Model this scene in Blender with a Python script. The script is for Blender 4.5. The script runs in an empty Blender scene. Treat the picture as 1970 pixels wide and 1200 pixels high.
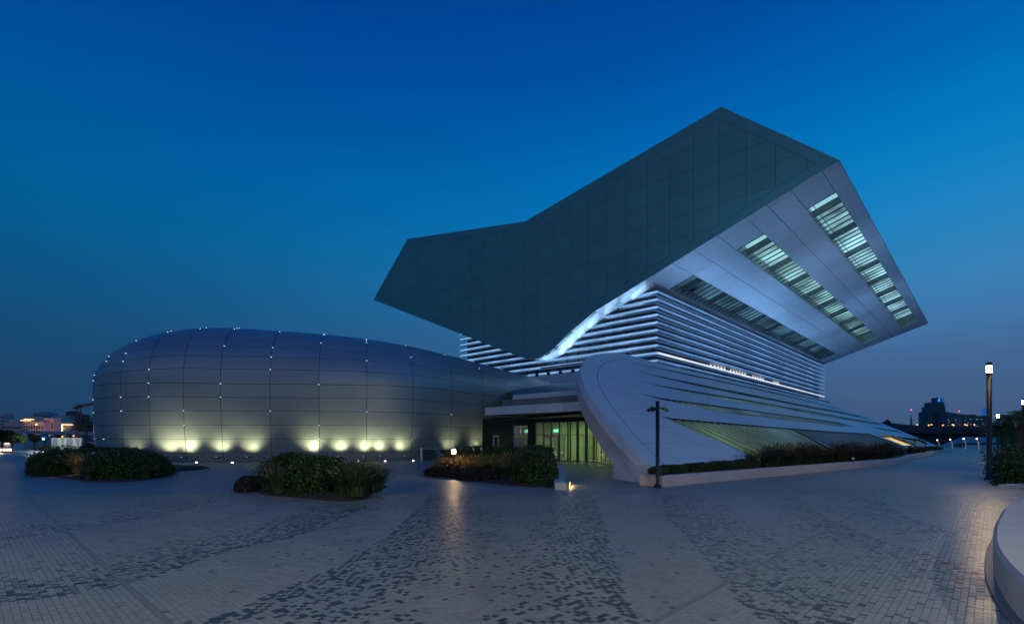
import bpy, math, random
import numpy as np
from mathutils import Vector, Matrix
from mathutils.geometry import tessellate_polygon
random.seed(7); RNG = np.random.default_rng(7)
S = bpy.context.scene
COL = S.collection

# ------------------------------------------------------------------ camera, sky, light, exposure
FPX, CXP, HOR, EYE = 986.0, 985.0, 846.0, 1.8
cam = bpy.data.cameras.new("camera"); camo = bpy.data.objects.new("camera", cam); COL.objects.link(camo)
camo.location = (0, 0, EYE); camo.rotation_euler = (math.radians(90), 0, 0)
cam.sensor_width = 36.0; cam.lens = 36.0 * FPX / 1970.0
cam.shift_y = (HOR - 600.0) / 1970.0
cam.clip_start = 0.1; cam.clip_end = 6000
S.camera = camo

world = bpy.data.worlds.new("World"); S.world = world; world.use_nodes = True
wn = world.node_tree; wn.nodes.clear()
def wnode(t): return wn.nodes.new(t)
wo = wnode("ShaderNodeOutputWorld"); wb = wnode("ShaderNodeBackground")
tc = wnode("ShaderNodeTexCoord"); sx = wnode("ShaderNodeSeparateXYZ")
wn.links.new(tc.outputs["Generated"], sx.inputs[0])
def srgb(r, g, b):
    f = lambda c: (c / 12.92) if c <= 0.04045 else ((c + 0.055) / 1.055) ** 2.4
    return (f(r / 255), f(g / 255), f(b / 255), 1.0)
def skyramp(stops):
    r = wnode("ShaderNodeValToRGB"); e = r.color_ramp.elements
    r.color_ramp.interpolation = 'B_SPLINE'
    while len(e) < len(stops): e.new(0.5)
    for el, (p, c) in zip(e, stops): el.position = p; el.color = srgb(*c)
    wn.links.new(sx.outputs["Z"], r.inputs[0]); return r
# dusk sky: deeper on the side away from the afterglow (left), lighter towards it (right)
skyL = skyramp([(0.0, (30, 58, 88)), (0.08, (27, 65, 102)), (0.15, (18, 70, 112)), (0.24, (2, 80, 126)), (0.34, (0, 89, 147)), (0.45, (0, 84, 150)), (0.54, (0, 68, 146)), (0.64, (0, 60, 140)), (1.0, (0, 54, 130))])
skyR = skyramp([(0.0, (64, 88, 122)), (0.07, (66, 94, 134)), (0.13, (66, 102, 148)), (0.20, (66, 122, 174)), (0.30, (38, 134, 194)), (0.40, (0, 130, 198)), (0.54, (0, 92, 174)), (0.64, (0, 72, 154)), (1.0, (0, 62, 140))])
mr = wnode("ShaderNodeMapRange"); mr.interpolation_type = 'SMOOTHSTEP'
mr.inputs["From Min"].default_value = -0.95; mr.inputs["From Max"].default_value = 0.85
wn.links.new(sx.outputs["X"], mr.inputs["Value"])
mx = wnode("ShaderNodeMix"); mx.data_type = 'RGBA'
wn.links.new(mr.outputs[0], mx.inputs[0]); wn.links.new(skyL.outputs[0], mx.inputs[6]); wn.links.new(skyR.outputs[0], mx.inputs[7])
# faint thin cloud streaks low in the sky
mp = wnode("ShaderNodeMapping"); mp.inputs["Scale"].default_value = (1.5, 1.5, 9.0)
nz = wnode("ShaderNodeTexNoise"); nz.inputs["Scale"].default_value = 2.2; nz.inputs["Detail"].default_value = 5
wn.links.new(tc.outputs["Generated"], mp.inputs[0]); wn.links.new(mp.outputs[0], nz.inputs["Vector"])
m2 = wnode("ShaderNodeMapRange"); m2.inputs["From Min"].default_value = 0.35; m2.inputs["From Max"].default_value = 0.75
m2.inputs["To Min"].default_value = 0.975; m2.inputs["To Max"].default_value = 1.035
wn.links.new(nz.outputs[0], m2.inputs["Value"])
vm = wnode("ShaderNodeVectorMath"); vm.operation = 'SCALE'
wn.links.new(mx.outputs[2], vm.inputs[0]); wn.links.new(m2.outputs[0], vm.inputs["Scale"])
wn.links.new(vm.outputs[0], wb.inputs[0]); wb.inputs[1].default_value = 1.0
wn.links.new(wb.outputs[0], wo.inputs[0])

sun = bpy.data.lights.new("sun", 'SUN'); suno = bpy.data.objects.new("sun", sun); COL.objects.link(suno)
sun.energy = 0.09; sun.angle = math.radians(70); sun.color = (1.0, 0.84, 0.60)
suno.rotation_euler = Vector((0.42, 0.86, -0.28)).to_track_quat('-Z', 'Y').to_euler()

S.view_settings.view_transform = 'Standard'; S.view_settings.look = 'None'
S.view_settings.exposure = 0.0; S.view_settings.gamma = 1.0; S.view_settings.use_curve_mapping = False
S.render.engine = 'CYCLES'
S.cycles.use_denoising = True; S.cycles.max_bounces = 6; S.cycles.diffuse_bounces = 3
S.cycles.glossy_bounces = 3; S.cycles.transparent_max_bounces = 8; S.cycles.sample_clamp_indirect = 3.0
S.cycles.caustics_reflective = False; S.cycles.caustics_refractive = False

# ------------------------------------------------------------------ materials
MATS = {}
def mat(name, col, rough=0.6, metal=0.0, var=0.12, scale=3.0, bump=0.0, bscale=40.0, spec=0.5, emit=None, estr=0.0, rvar=0.08, coat=0.0, objvar=0.0):
    if name in MATS: return MATS[name]
    m = bpy.data.materials.new(name); m.use_nodes = True; nt = m.node_tree; N = nt.nodes; Lk = nt.links
    b = N["Principled BSDF"]
    b.inputs["Metallic"].default_value = metal; b.inputs["Specular IOR Level"].default_value = spec
    b.inputs["Coat Weight"].default_value = coat
    t = N.new("ShaderNodeTexCoord"); n = N.new("ShaderNodeTexNoise")
    n.inputs["Scale"].default_value = scale; n.inputs["Detail"].default_value = 6; n.inputs["Roughness"].default_value = 0.6
    Lk.new(t.outputs["Object"], n.inputs["Vector"])
    r = N.new("ShaderNodeMapRange"); r.inputs["From Min"].default_value = 0.3; r.inputs["From Max"].default_value = 0.7
    r.inputs["To Min"].default_value = 1 - var; r.inputs["To Max"].default_value = 1 + var
    Lk.new(n.outputs[0], r.inputs["Value"])
    v = N.new("ShaderNodeVectorMath"); v.operation = 'SCALE'; v.inputs[0].default_value = col[:3]
    if objvar > 0:                                                # every panel a touch different
        oi = N.new("ShaderNodeObjectInfo"); ro = N.new("ShaderNodeMapRange"); ro.inputs["To Min"].default_value = 1 - objvar; ro.inputs["To Max"].default_value = 1 + objvar
        Lk.new(oi.outputs["Random"], ro.inputs["Value"]); mu = N.new("ShaderNodeMath"); mu.operation = 'MULTIPLY'
        Lk.new(r.outputs[0], mu.inputs[0]); Lk.new(ro.outputs[0], mu.inputs[1]); Lk.new(mu.outputs[0], v.inputs["Scale"])
    else: Lk.new(r.outputs[0], v.inputs["Scale"])
    Lk.new(v.outputs[0], b.inputs["Base Color"])
    r2 = N.new("ShaderNodeMapRange"); r2.inputs["From Min"].default_value = 0.3; r2.inputs["From Max"].default_value = 0.7
    r2.inputs["To Min"].default_value = max(0.03, rough - rvar); r2.inputs["To Max"].default_value = min(1, rough + rvar)
    Lk.new(n.outputs[0], r2.inputs["Value"]); Lk.new(r2.outputs[0], b.inputs["Roughness"])
    if bump > 0:
        n2 = N.new("ShaderNodeTexNoise"); n2.inputs["Scale"].default_value = bscale; n2.inputs["Detail"].default_value = 4
        Lk.new(t.outputs["Object"], n2.inputs["Vector"])
        bp = N.new("ShaderNodeBump"); bp.inputs["Strength"].default_value = bump; bp.inputs["Distance"].default_value = 0.02
        Lk.new(n2.outputs[0], bp.inputs["Height"]); Lk.new(bp.outputs[0], b.inputs["Normal"])
    if emit:
        b.inputs["Emission Color"].default_value = (*emit[:3], 1); b.inputs["Emission Strength"].default_value = estr
    MATS[name] = m; return m
def emat(name, col, strength, var=0.0, scale=1.0, stretch=(1, 1, 1)):
    """something that gives off light: lamp lens, LED line, lit room behind glass"""
    if name in MATS: return MATS[name]
    m = bpy.data.materials.new(name); m.use_nodes = True; nt = m.node_tree; N = nt.nodes; Lk = nt.links; N.clear()
    o = N.new("ShaderNodeOutputMaterial"); e = N.new("ShaderNodeEmission"); e.inputs[0].default_value = (*col[:3], 1)
    e.inputs[1].default_value = strength; Lk.new(e.outputs[0], o.inputs[0])
    if var > 0:
        t = N.new("ShaderNodeTexCoord"); mp_ = N.new("ShaderNodeMapping"); mp_.inputs["Scale"].default_value = stretch
        n = N.new("ShaderNodeTexNoise"); n.inputs["Scale"].default_value = scale; n.inputs["Detail"].default_value = 3
        Lk.new(t.outputs["Object"], mp_.inputs[0]); Lk.new(mp_.outputs[0], n.inputs["Vector"])
        r = N.new("ShaderNodeMapRange"); r.inputs["From Min"].default_value = 0.32; r.inputs["From Max"].default_value = 0.68
        r.inputs["To Min"].default_value = strength * (1 - var); r.inputs["To Max"].default_value = strength * (1 + var)
        Lk.new(n.outputs[0], r.inputs["Value"]); Lk.new(r.outputs[0], e.inputs[1])
    m.cycles.emission_sampling = 'FRONT' if strength > 3 else 'AUTO'
    MATS[name] = m; return m
def lantern_mat(name, col, strength, clear=0.5):
    """lamp glass: glows and lets the bulb's light through"""
    m = emat(name, col, strength); nt = m.node_tree; N = nt.nodes; o = N["Material Output"]; e = N["Emission"]
    if "Mix Shader" in N: return m
    x = N.new("ShaderNodeMixShader"); t = N.new("ShaderNodeBsdfTransparent"); x.inputs[0].default_value = clear
    nt.links.new(e.outputs[0], x.inputs[1]); nt.links.new(t.outputs[0], x.inputs[2]); nt.links.new(x.outputs[0], o.inputs[0]); return m
def leafmat(name, c1, c2, rough=0.55):
    if name in MATS: return MATS[name]
    m = mat(name, c1, rough, var=0.0, spec=0.25); nt = m.node_tree; N = nt.nodes; Lk = nt.links; b = N["Principled BSDF"]
    g = N.new("ShaderNodeNewGeometry"); x = N.new("ShaderNodeMix"); x.data_type = 'RGBA'
    x.inputs[6].default_value = (*c1, 1); x.inputs[7].default_value = (*c2, 1)
    Lk.new(g.outputs["Random Per Island"], x.inputs[0]); Lk.new(x.outputs[2], b.inputs["Base Color"])
    return m

# ------------------------------------------------------------------ helpers
def at(x, y, d): return Vector(((x - CXP) / FPX * d, d, EYE + (HOR - y) / FPX * d))
def gp(x, y, z=0.0):
    d = FPX * (EYE - z) / (y - HOR); return Vector(((x - CXP) / FPX * d, d, z))
def meshobj(name, verts, faces, m, parent=None, smooth=False, mats=None, midx=None):
    me = bpy.data.meshes.new(name); me.from_pydata([tuple(v) for v in verts], [], faces)
    for mm in (mats or [m]): me.materials.append(mm)
    if midx is not None: me.polygons.foreach_set("material_index", midx)
    if smooth: me.polygons.foreach_set("use_smooth", [True] * len(me.polygons))
    me.update()
    return link(name, me, parent)
def link(name, me, parent=None):
    o = bpy.data.objects.new(name, me); COL.objects.link(o)
    if parent is not None:
        o.parent = parent; o.matrix_parent_inverse = PINV.get(parent.name, Matrix())
    return o
PINV = {}
def tag(o, label=None, cat=None, group=None, kind=None):
    if label: o["label"] = label
    if cat: o["category"] = cat
    if group: o["group"] = group
    if kind: o["kind"] = kind
    return o
def thing(name, loc, label, cat, group=None, rz=0.0):
    o = bpy.data.objects.new(name, None); COL.objects.link(o); o.location = loc; o.rotation_euler = (0, 0, rz)
    o.empty_display_size = 0.2
    PINV[o.name] = (Matrix.Translation(Vector(loc)) @ Matrix.Rotation(rz, 4, 'Z')).inverted()
    return tag(o, label, cat, group, "thing")
class MB:
    """collects shapes in world coordinates, then links them as one mesh object"""
    def __init__(s): s.v = []; s.f = []
    def box(s, c, size, ax=(1, 0), rot=None):
        ux = Vector((ax[0], ax[1], 0)).normalized(); uy = Vector((-ux.y, ux.x, 0)); uz = Vector((0, 0, 1))
        if rot is not None: ux, uy, uz = rot.col[0].to_3d(), rot.col[1].to_3d(), rot.col[2].to_3d()
        c = Vector(c); n = len(s.v); hx, hy, hz = [q / 2 for q in size]
        for sx_, sy_, sz_ in ((-1,-1,-1),(1,-1,-1),(1,1,-1),(-1,1,-1),(-1,-1,1),(1,-1,1),(1,1,1),(-1,1,1)):
            s.v.append(c + ux * hx * sx_ + uy * hy * sy_ + uz * hz * sz_)
        for q in ((3,2,1,0),(4,5,6,7),(0,1,5,4),(1,2,6,5),(2,3,7,6),(3,0,4,7)): s.f.append(tuple(n + i for i in q))
        return s
    def prism(s, poly, off):
        """planar polygon extruded by vector off"""
        n = len(s.v); k = len(poly); off = Vector(off)
        s.v += [Vector(p) for p in poly] + [Vector(p) + off for p in poly]
        s.f.append(tuple(range(n, n + k))[::-1]); s.f.append(tuple(range(n + k, n + 2 * k)))
        for i in range(k):
            j = (i + 1) % k; s.f.append((n + i, n + j, n + k + j, n + k + i))
        return s
    def quad(s, *p):
        n = len(s.v); s.v += [Vector(q) for q in p]; s.f.append(tuple(range(n, n + len(p)))); return s
    def tube(s, pts, rad, seg=8, cap=True):
        n0 = len(s.v); pts = [Vector(p) for p in pts]; k = len(pts)
        rad = rad if isinstance(rad, (list, tuple)) else [rad] * k
        for i, p in enumerate(pts):
            t = (pts[min(i + 1, k - 1)] - pts[max(i - 1, 0)]).normalized()
            a = t.orthogonal().normalized() if abs(t.z) < 0.98 else Vector((1, 0, 0)); 
            a = (a - t * a.dot(t)).normalized(); b = t.cross(a)
            for j in range(seg):
                an = 2 * math.pi * j / seg; s.v.append(p + (a * math.cos(an) + b * math.sin(an)) * rad[i])
        for i in range(k - 1):
            for j in range(seg):
                j2 = (j + 1) % seg; s.f.append((n0 + i * seg + j, n0 + i * seg + j2, n0 + (i + 1) * seg + j2, n0 + (i + 1) * seg + j))
        if cap:
            s.f.append(tuple(n0 + j for j in range(seg))[::-1]); s.f.append(tuple(n0 + (k - 1) * seg + j for j in range(seg)))
        return s
    def lathe(s, base, prof, seg=16):
        b = Vector(base); return s.tube([b + Vector((0, 0, z)) for r, z in prof], [max(r, 1e-4) for r, z in prof], seg)
    def build(s, name, m, parent=None, smooth=False): return meshobj(name, s.v, s.f, m, parent, smooth)
def quads_mesh(name, V, m, parent=None, mats=None, midx=None):
    """V: (n,4,3) array of loose quads"""
    n = len(V); me = bpy.data.meshes.new(name)
    me.vertices.add(n * 4); me.vertices.foreach_set("co", np.ascontiguousarray(V, dtype=np.float32).ravel())
    me.loops.add(n * 4); me.loops.foreach_set("vertex_index", np.arange(n * 4, dtype=np.int32))
    me.polygons.add(n); me.polygons.foreach_set("loop_start", np.arange(0, n * 4, 4, dtype=np.int32))
    for mm in (mats or [m]): me.materials.append(mm)
    if midx is not None: me.polygons.foreach_set("material_index", np.asarray(midx, dtype=np.int32))
    me.update(); me.validate(); return link(name, me, parent)
def spot(name, loc, target, power, col, angle=60, blend=0.8, size=0.05, parent=None):
    l = bpy.data.lights.new(name, 'SPOT'); l.energy = power; l.color = col; l.spot_size = math.radians(angle); l.spot_blend = blend; l.shadow_soft_size = size
    o = bpy.data.objects.new(name, l); COL.objects.link(o); o.location = loc
    o.rotation_euler = (Vector(target) - Vector(loc)).to_track_quat('-Z', 'Y').to_euler()
    if parent is not None: o.parent = parent; o.matrix_parent_inverse = PINV[parent.name]
    return o
def point(name, loc, power, col, size=0.08, parent=None):
    l = bpy.data.lights.new(name, 'POINT'); l.energy = power; l.color = col; l.shadow_soft_size = size
    o = bpy.data.objects.new(name, l); COL.objects.link(o); o.location = loc
    if parent is not None: o.parent = parent; o.matrix_parent_inverse = PINV[parent.name]
    return o
def area(name, loc, direction, sx_, sy_, xdir, power, col, parent=None):
    l = bpy.data.lights.new(name, 'AREA'); l.shape = 'RECTANGLE'; l.size = sx_; l.size_y = sy_; l.energy = power; l.color = col
    o = bpy.data.objects.new(name, l); COL.objects.link(o)
    z = -Vector(direction).normalized(); x = Vector(xdir); x = (x - z * x.dot(z)).normalized(); y = z.cross(x)
    o.matrix_world = Matrix.Translation(Vector(loc)) @ Matrix((x, y, z)).transposed().to_4x4()
    if parent is not None:
        mw = o.matrix_world.copy(); o.parent = parent; o.matrix_parent_inverse = PINV[parent.name]; o.matrix_basis = mw
    return o

# ------------------------------------------------------------------ palette
M_white = mat("white_cladding", (0.62, 0.63, 0.66), 0.45, var=0.05, scale=0.35)
M_shell = mat("wing_cladding", (0.66, 0.66, 0.68), 0.42, var=0.06, scale=0.25)
M_edge = mat("wing_edge_warm_light", (0.66, 0.52, 0.47), 0.5, var=0.06, scale=0.4)  # warm lamplight on the leading edge is mixed into this base colour
M_grey = mat("end_wall_panel", (0.12, 0.33, 0.31), 0.42, var=0.08, scale=0.3, objvar=0.03, rvar=0.1)
M_joint = mat("joint_gap", (0.03, 0.035, 0.04), 0.8)
M_soffit = mat("soffit_panel", (0.62, 0.63, 0.66), 0.36, metal=0.3, var=0.07, scale=0.2, objvar=0.07)
M_fin = mat("fin_aluminium", (0.60, 0.62, 0.66), 0.35, metal=0.3)
M_glassdark = mat("tower_glass", (0.15, 0.17, 0.20), 0.35, spec=0.6, var=0.3, scale=0.6, rvar=0.06)
M_mull = mat("mullion_dark", (0.03, 0.032, 0.04), 0.45)
M_mullL = mat("mullion_light", (0.35, 0.37, 0.4), 0.45)
M_black = mat("black_paint", (0.012, 0.012, 0.014), 0.45)
M_metal = mat("hall_metal", (0.40, 0.405, 0.39), 0.5, metal=0.5, var=0.07, scale=0.25, rvar=0.08, objvar=0.06)
M_concrete = mat("pale_concrete", (0.50, 0.47, 0.46), 0.6, var=0.12, scale=1.5, bump=0.15, bscale=30)
M_soil = mat("soil", (0.035, 0.024, 0.017), 0.95, var=0.4, scale=6, bump=0.6, bscale=12)
M_ground = mat("plaza_paving_far", (0.235, 0.228, 0.205), 0.44, var=0.14, scale=0.5, spec=0.5)
M_jbed = mat("joint_sand", (0.12, 0.117, 0.11), 0.7, var=0.2, scale=2)
E_star = emat("star_led", (0.55, 0.85, 1.0), 1.5)
E_warm = lantern_mat("warm_lantern", (1.0, 0.72, 0.36), 110.0, 0.5)
E_uplens = emat("uplight_lens", (1.0, 0.95, 0.75), 8.0)
E_finL = emat("fin_led_short_side", (0.24, 0.52, 1.0), 0.8, var=0.35, scale=0.25)
E_finR = emat("fin_led_long_side", (0.16, 0.41, 0.95), 0.55, var=0.35, scale=0.2)
E_added_glow = emat("fin_added_glow", (0.20, 0.48, 1.0), 0.5)  # added glow, only there to lift the panes below each fin
E_finB = emat("fin_led_bright", (0.70, 0.80, 1.0), 1.0, var=0.2, scale=0.3)

# ------------------------------------------------------------------ the plaza
UR = Vector((0.6836, 0.7299, 0)); UL = Vector((-0.7299, 0.6836, 0)); P0 = Vector((16.61, 60.0, 0)); UZ = Vector((0, 0, 1))
def LW(a, s, z): return P0 + UR * a + UL * s + UZ * z
plaza = meshobj("plaza", [(-2500, -60, -0.012), (2500, -60, -0.012), (2500, 5000, -0.012), (-2500, 5000, -0.012)], [(0, 1, 2, 3)], M_ground)
tag(plaza, kind='structure')

SET = 0.067
bands = [  # (sharp edge as ground points seen in the paving, side of dissolve, width m, strength)
 ([(-140,1178),(0,1160),(100,1150),(200,1133),(300,1108),(400,1072),(480,1050),(560,1035),(640,1005),(700,978)], +1, 1.7, 0.85),
 ([(320,1225),(480,1160),(600,1110),(680,1070),(760,1020),(800,980),(830,950)], -1, 2.3, 0.8),
 ([(1250,1240),(1205,1150),(1190,1100),(1180,1060),(1165,1010),(1150,970),(1130,945)], +1, 1.8, 0.8),
 ([(1480,1240),(1400,1130),(1360,1075),(1310,1020),(1280,990),(1270,950)], -1, 2.0, 0.62),
 ([(1960,1130),(1880,1100),(1780,1060),(1700,1040),(1600,1000),(1540,960),(1480,930)], +1, 1.4, 0.6),
 ([(1830,1020),(1740,990),(1690,960),(1640,930)], +1, 1.8, 0.5),
 ([(-140,1060),(0,1040),(150,1018),(300,995),(430,960),(520,930),(500,903)], +1, 2.0, 0.55)]
def paving():
    ur = np.array([UR.x, UR.y]); ul = np.array([UL.x, UL.y])
    n = 260
    I, J = np.meshgrid(np.arange(-140, 400), np.arange(-280, 380), indexing='ij')
    jit = 0.5 * (J % 2)
    P = (I[..., None] + 0.5) * SET * ur + (J[..., None] + 0.5) * SET * ul
    P = P.reshape(-1, 2); IJ = np.stack([I.ravel(), J.ravel()], 1)
    d = P[:, 1]; ok = (d > 3.6) & (d < 17.0) & (np.abs(P[:, 0]) < d * 1.04 + 3.5)
    P = P[ok]; IJ = IJ[ok]; d = P[:, 1]
    prob = np.full(len(P), 0.015)
    for pl, side, w, st in bands:
        pts = [gp(*q) for q in pl]; best = np.full(len(P), 1e9); sg = np.zeros(len(P))
        for A, B in zip(pts[:-1], pts[1:]):
            a = np.array([A.x, A.y]); b = np.array([B.x, B.y]); ab = b - a
            t = np.clip(((P - a) @ ab) / (ab @ ab), 0, 1); q = a + t[:, None] * ab; r = P - q
            di = np.hypot(r[:, 0], r[:, 1]); cr = ab[0] * r[:, 1] - ab[1] * r[:, 0]
            m_ = di < best; best = np.where(m_, di, best); sg = np.where(m_, np.sign(cr), sg)
        inside = (sg == side) & (best < w)
        prob = np.maximum(prob, np.where(inside, st * (1 - best / w) ** 0.9 * 0.62, 0))
    par = (IJ[:, 0] + IJ[:, 1]) % 2 == 0; prob = prob * np.where(par, 1.35, 0.55)
    u = RNG.random(len(P)); idx = np.where(u < prob, 2, np.where(RNG.random(len(P)) < 0.30, 1, 0))
    # continuous expansion joints of darker setts
    line = (IJ[:, 0] % 110 == 20) | (IJ[:, 1] % 110 == 36)
    idx = np.where(line, 3, idx)
    # setts in front of beds / on walls are simply covered by them
    tilt = RNG.normal(0, 0.0045, (len(P), 2)); dz = RNG.normal(0, 0.0008, len(P))
    h = SET * 0.5 * 0.935
    C = []
    for a_, b_ in ((-1, -1), (1, -1), (1, 1), (-1, 1)):
        xy = P + a_ * h * ur + b_ * h * ul
        z = dz + a_ * h * tilt[:, 0] + b_ * h * tilt[:, 1]
        C.append(np.concatenate([xy, z[:, None]], 1))
    C = np.stack(C, 1)
    order = np.argsort(d + 0.25 * np.abs(P[:, 0]))
    inview = (np.abs(P[:, 0]) < d) & (d > 5.05)
    near = [k for k in order if inview[k]][:300]
    mats = [mat("sett_light", (0.262, 0.258, 0.23), 0.36, var=0.16, scale=0.9, rvar=0.1, spec=0.5),
            mat("sett_mid", (0.225, 0.222, 0.2), 0.38, var=0.16, scale=0.9, rvar=0.1, spec=0.5),
            mat("sett_dark", (0.055, 0.058, 0.058), 0.4, var=0.2, scale=0.9, rvar=0.1, spec=0.5),
            mat("sett_joint", (0.185, 0.18, 0.17), 0.4, var=0.15, scale=9)]
    base = np.array([[-h, -h], [h, -h], [h, h], [-h, h]])
    shared = []
    for m_ in mats:
        b_ = MB().box((0, 0, -0.02), (2 * h, 2 * h, 0.04)); me = bpy.data.meshes.new("paver"); me.from_pydata([tuple(v) for v in b_.v], [], b_.f); me.materials.append(m_); shared.append(me)
    ang = math.atan2(UR.y, UR.x)
    for k in near:
        o = link("paver", shared[int(idx[k])], plaza); o.location = (P[k, 0], P[k, 1], dz[k])
        o.rotation_euler = (float(tilt[k, 1]), float(-tilt[k, 0]), ang)
    jb = meshobj('joint_bed', [(-7.2, 3.62, -.008), (7.2, 3.62, -.008), (21.1, 16.99, -.008), (-21.1, 16.99, -.008)], [(0, 1, 2, 3)], M_jbed, plaza)
    keep = np.ones(len(P), bool); keep[near] = False
    T = C[keep]; nT = len(T)
    low = T.copy(); low[:, :, 2] = -0.03
    sides = [np.stack([T[:, i], low[:, i], low[:, (i + 1) % 4], T[:, (i + 1) % 4]], 1) for i in range(4)]
    ids = idx[keep]
    nr = d[keep] < 26
    Q = np.concatenate([T] + [s_[nr] for s_ in sides]); QI = np.concatenate([ids] + [ids[nr]] * 4)
    o = quads_mesh("paver_field", Q, None, plaza, mats=mats, midx=QI); tag(o, kind='stuff')
paving()

# ------------------------------------------------------------------ oval metal hall
def oval_hall():
    ox, oy, phi, W, aL, p, q, h0, h1, h2, h3, w1, w2, w3, zc, bend, hm = [-26.875, 52.294, 0.284, 10.581, 12.487, 2.099, 2.248, 12.672, 11.205, 9.915, 7.005, 14.762, 4.511, 3.0, 6.4, 0.262, 12.369]
    Lb = 46.0
    E_ = np.linspace(-30, Lb + 30, 1000)
    ker = np.exp(-0.5 * (np.arange(-60, 61) * (E_[1] - E_[0]) / 2.2) ** 2); ker /= ker.sum()
    sm = lambda xs, ys: np.convolve(np.pad(np.interp(E_, xs, ys), 60, 'edge'), ker, 'valid')
    Wt = sm([0, Lb * .33, Lb * .67, Lb], [W, w1, w2, w3]); Ht = sm([0, Lb * .2, Lb * .45, Lb * .7, Lb], [h0, hm, h1, h2, h3])
    dx, dy = math.cos(phi), math.sin(phi)
    def pos(e, r, off=0.0):
        """e along the axis; r<=0 lower wall (r=-1 ground), r>0 angle over the top"""
        g = (1 - min(1, abs(e) / aL) ** p) ** (1 / p) if e < 0 else 1.0
        w = np.interp(e, E_, Wt) * g; h = np.interp(e, E_, Ht)
        if r <= 0: n = w * (1 - 0.1 * r * r); z = zc * (1 + r)
        else:
            c, s_ = math.cos(r), math.sin(r); n = w * math.copysign(abs(c) ** (2 / q), c); z = zc + (h - zc) * g * abs(s_) ** (2 / q)
        cu = bend * max(e, 0) ** 2 / Lb
        return Vector((ox + dx * e - dy * cu + dy * n, oy + dy * e + dx * cu - dx * n, z))
    def nrm(e, r):
        a = pos(e + .02, r) - pos(e - .02, r); b = pos(e, r + .004) - pos(e, r - .004)
        n = a.cross(b); 
        if n.length < 1e-9: return Vector((-1, 0, 0))
        n.normalize(); return n
    root = thing("oval_hall", (-20, 52, 0), "low rounded metal-clad hall dotted with tiny lights, left of the tower", "hall")
    # rows
    rows = [-1 + z / zc for z in (0.0, 0.73, 1.88, 3.03, 4.18, 5.3)] + [0.0]
    v = np.linspace(0, 1.95, 800); pts = np.array([[13 * np.sign(math.cos(t)) * abs(math.cos(t)) ** (2 / q), 6 * abs(math.sin(t)) ** (2 / q)] for t in v])
    arc = np.concatenate([[0], np.cumsum(np.hypot(*np.diff(pts, axis=0).T))])
    k = 1
    while k * 1.2 < arc[-1]: rows.append(float(np.interp(k * 1.2, arc, v))); k += 1
    cols = [-aL * math.sin(math.radians(t)) for t in (89, 77, 65, 52, 39, 26, 13)] + [Lb * i / 12 for i in range(13)]
    if nrm(20, -0.3).y > 0: flip = True
    else: flip = False
    def sheet(name, es, rs, m, parent, off, smooth=True):
        V = []; Nn = []; F = []
        for e in es:
            for r in rs:
                n = nrm(e, r); n = -n if flip else n; V.append(pos(e, r) + n * off); Nn.append(n)
        k = len(rs)
        for i in range(len(es) - 1):
            for j in range(k - 1):
                f = (i * k + j, (i + 1) * k + j, (i + 1) * k + j + 1, i * k + j + 1); F.append(f[::-1] if flip else f)
        o = meshobj(name, V, F, m, parent, smooth)
        o.data.normals_split_custom_set_from_vertices([tuple(n) for n in Nn]); return o
    es = [-aL * math.sin(math.radians(t)) for t in np.linspace(89.9, 2, 26)] + list(np.linspace(0, Lb, 50))
    rs = list(np.linspace(-1, 0, 8)) + list(np.linspace(0.08, math.pi - 0.02, 40))
    sheet("inner_shell", es, rs, M_joint, root, -0.10)
    rb = list(np.linspace(rows[-1] + 0.01, math.pi, 20))
    sheet("rear_cladding", es, rb, M_metal, root, 0.0)
    sheet("rear_wall", es, [math.pi], M_metal, root, 0) if False else None
    for i in range(len(cols) - 1):
        ea, eb = cols[i], cols[i + 1]; le = (pos(eb, -0.3) - pos(ea, -0.3)).length
        ge = 0.02 / max(le, 0.4) * (eb - ea)
        for j in range(len(rows) - 1):
            ra, rb_ = rows[j], rows[j + 1]; lr = (pos((ea + eb) / 2, rb_) - pos((ea + eb) / 2, ra)).length
            gr = min(0.2, 0.014 / max(lr, 0.1)) * (rb_ - ra)
            sheet("panel", list(np.linspace(ea + ge, eb - ge, 5)), list(np.linspace(ra + gr, rb_ - gr, 4)), M_metal, root, 0.0)
    # star lights on the joints
    box = MB().box((0, 0, 0), (0.055, 0.055, 0.055)); me = bpy.data.meshes.new("star_light"); me.from_pydata([tuple(x) for x in box.v], [], box.f); me.materials.append(E_star)
    rs_ = random.Random(4)
    for i in range(1, len(cols) - 1):
        for j in range(2, len(rows) - 2):
            if (i * 2 + j * 3 + rs_.randint(0, 1)) % 4 in (0, 1) and rs_.random() < 0.62:
                o = link("star_light", me, root); n = nrm(cols[i], rows[j]); n = -n if flip else n
                o.location = pos(cols[i], rows[j]) + n * 0.02
    # uplights tucked on the lowest joint
    for k, xp in enumerate((262, 325, 361, 425, 484, 600, 653, 700, 730, 772, 863, 913)):
        best = min(np.linspace(-aL * .97, 40, 700), key=lambda e: abs(CXP + FPX * pos(e, rows[1]).x / pos(e, rows[1]).y - xp))
        P = pos(best, rows[1]); n = nrm(best, rows[1]); n = -n if flip else n; nh = Vector((n.x, n.y, 0)).normalized()
        loc = P + nh * 0.95; loc.z = 0.45
        b = MB().box(loc - UZ * 0.10, (0.26, 0.16, 0.10), (nh.y, -nh.x)); b.box(Vector((P.x, P.y, loc.z)) + nh * 0.47 - UZ * 0.10, (0.06, 0.95, 0.05), (nh.y, -nh.x)); b.build("uplight", M_black, root)
        MB().box(loc - UZ * 0.046, (0.10, 0.05, 0.008), (nh.y, -nh.x)).build("uplight_lens", emat("uplight_slot", (1, .95, .7), 2.0), root)
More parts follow.
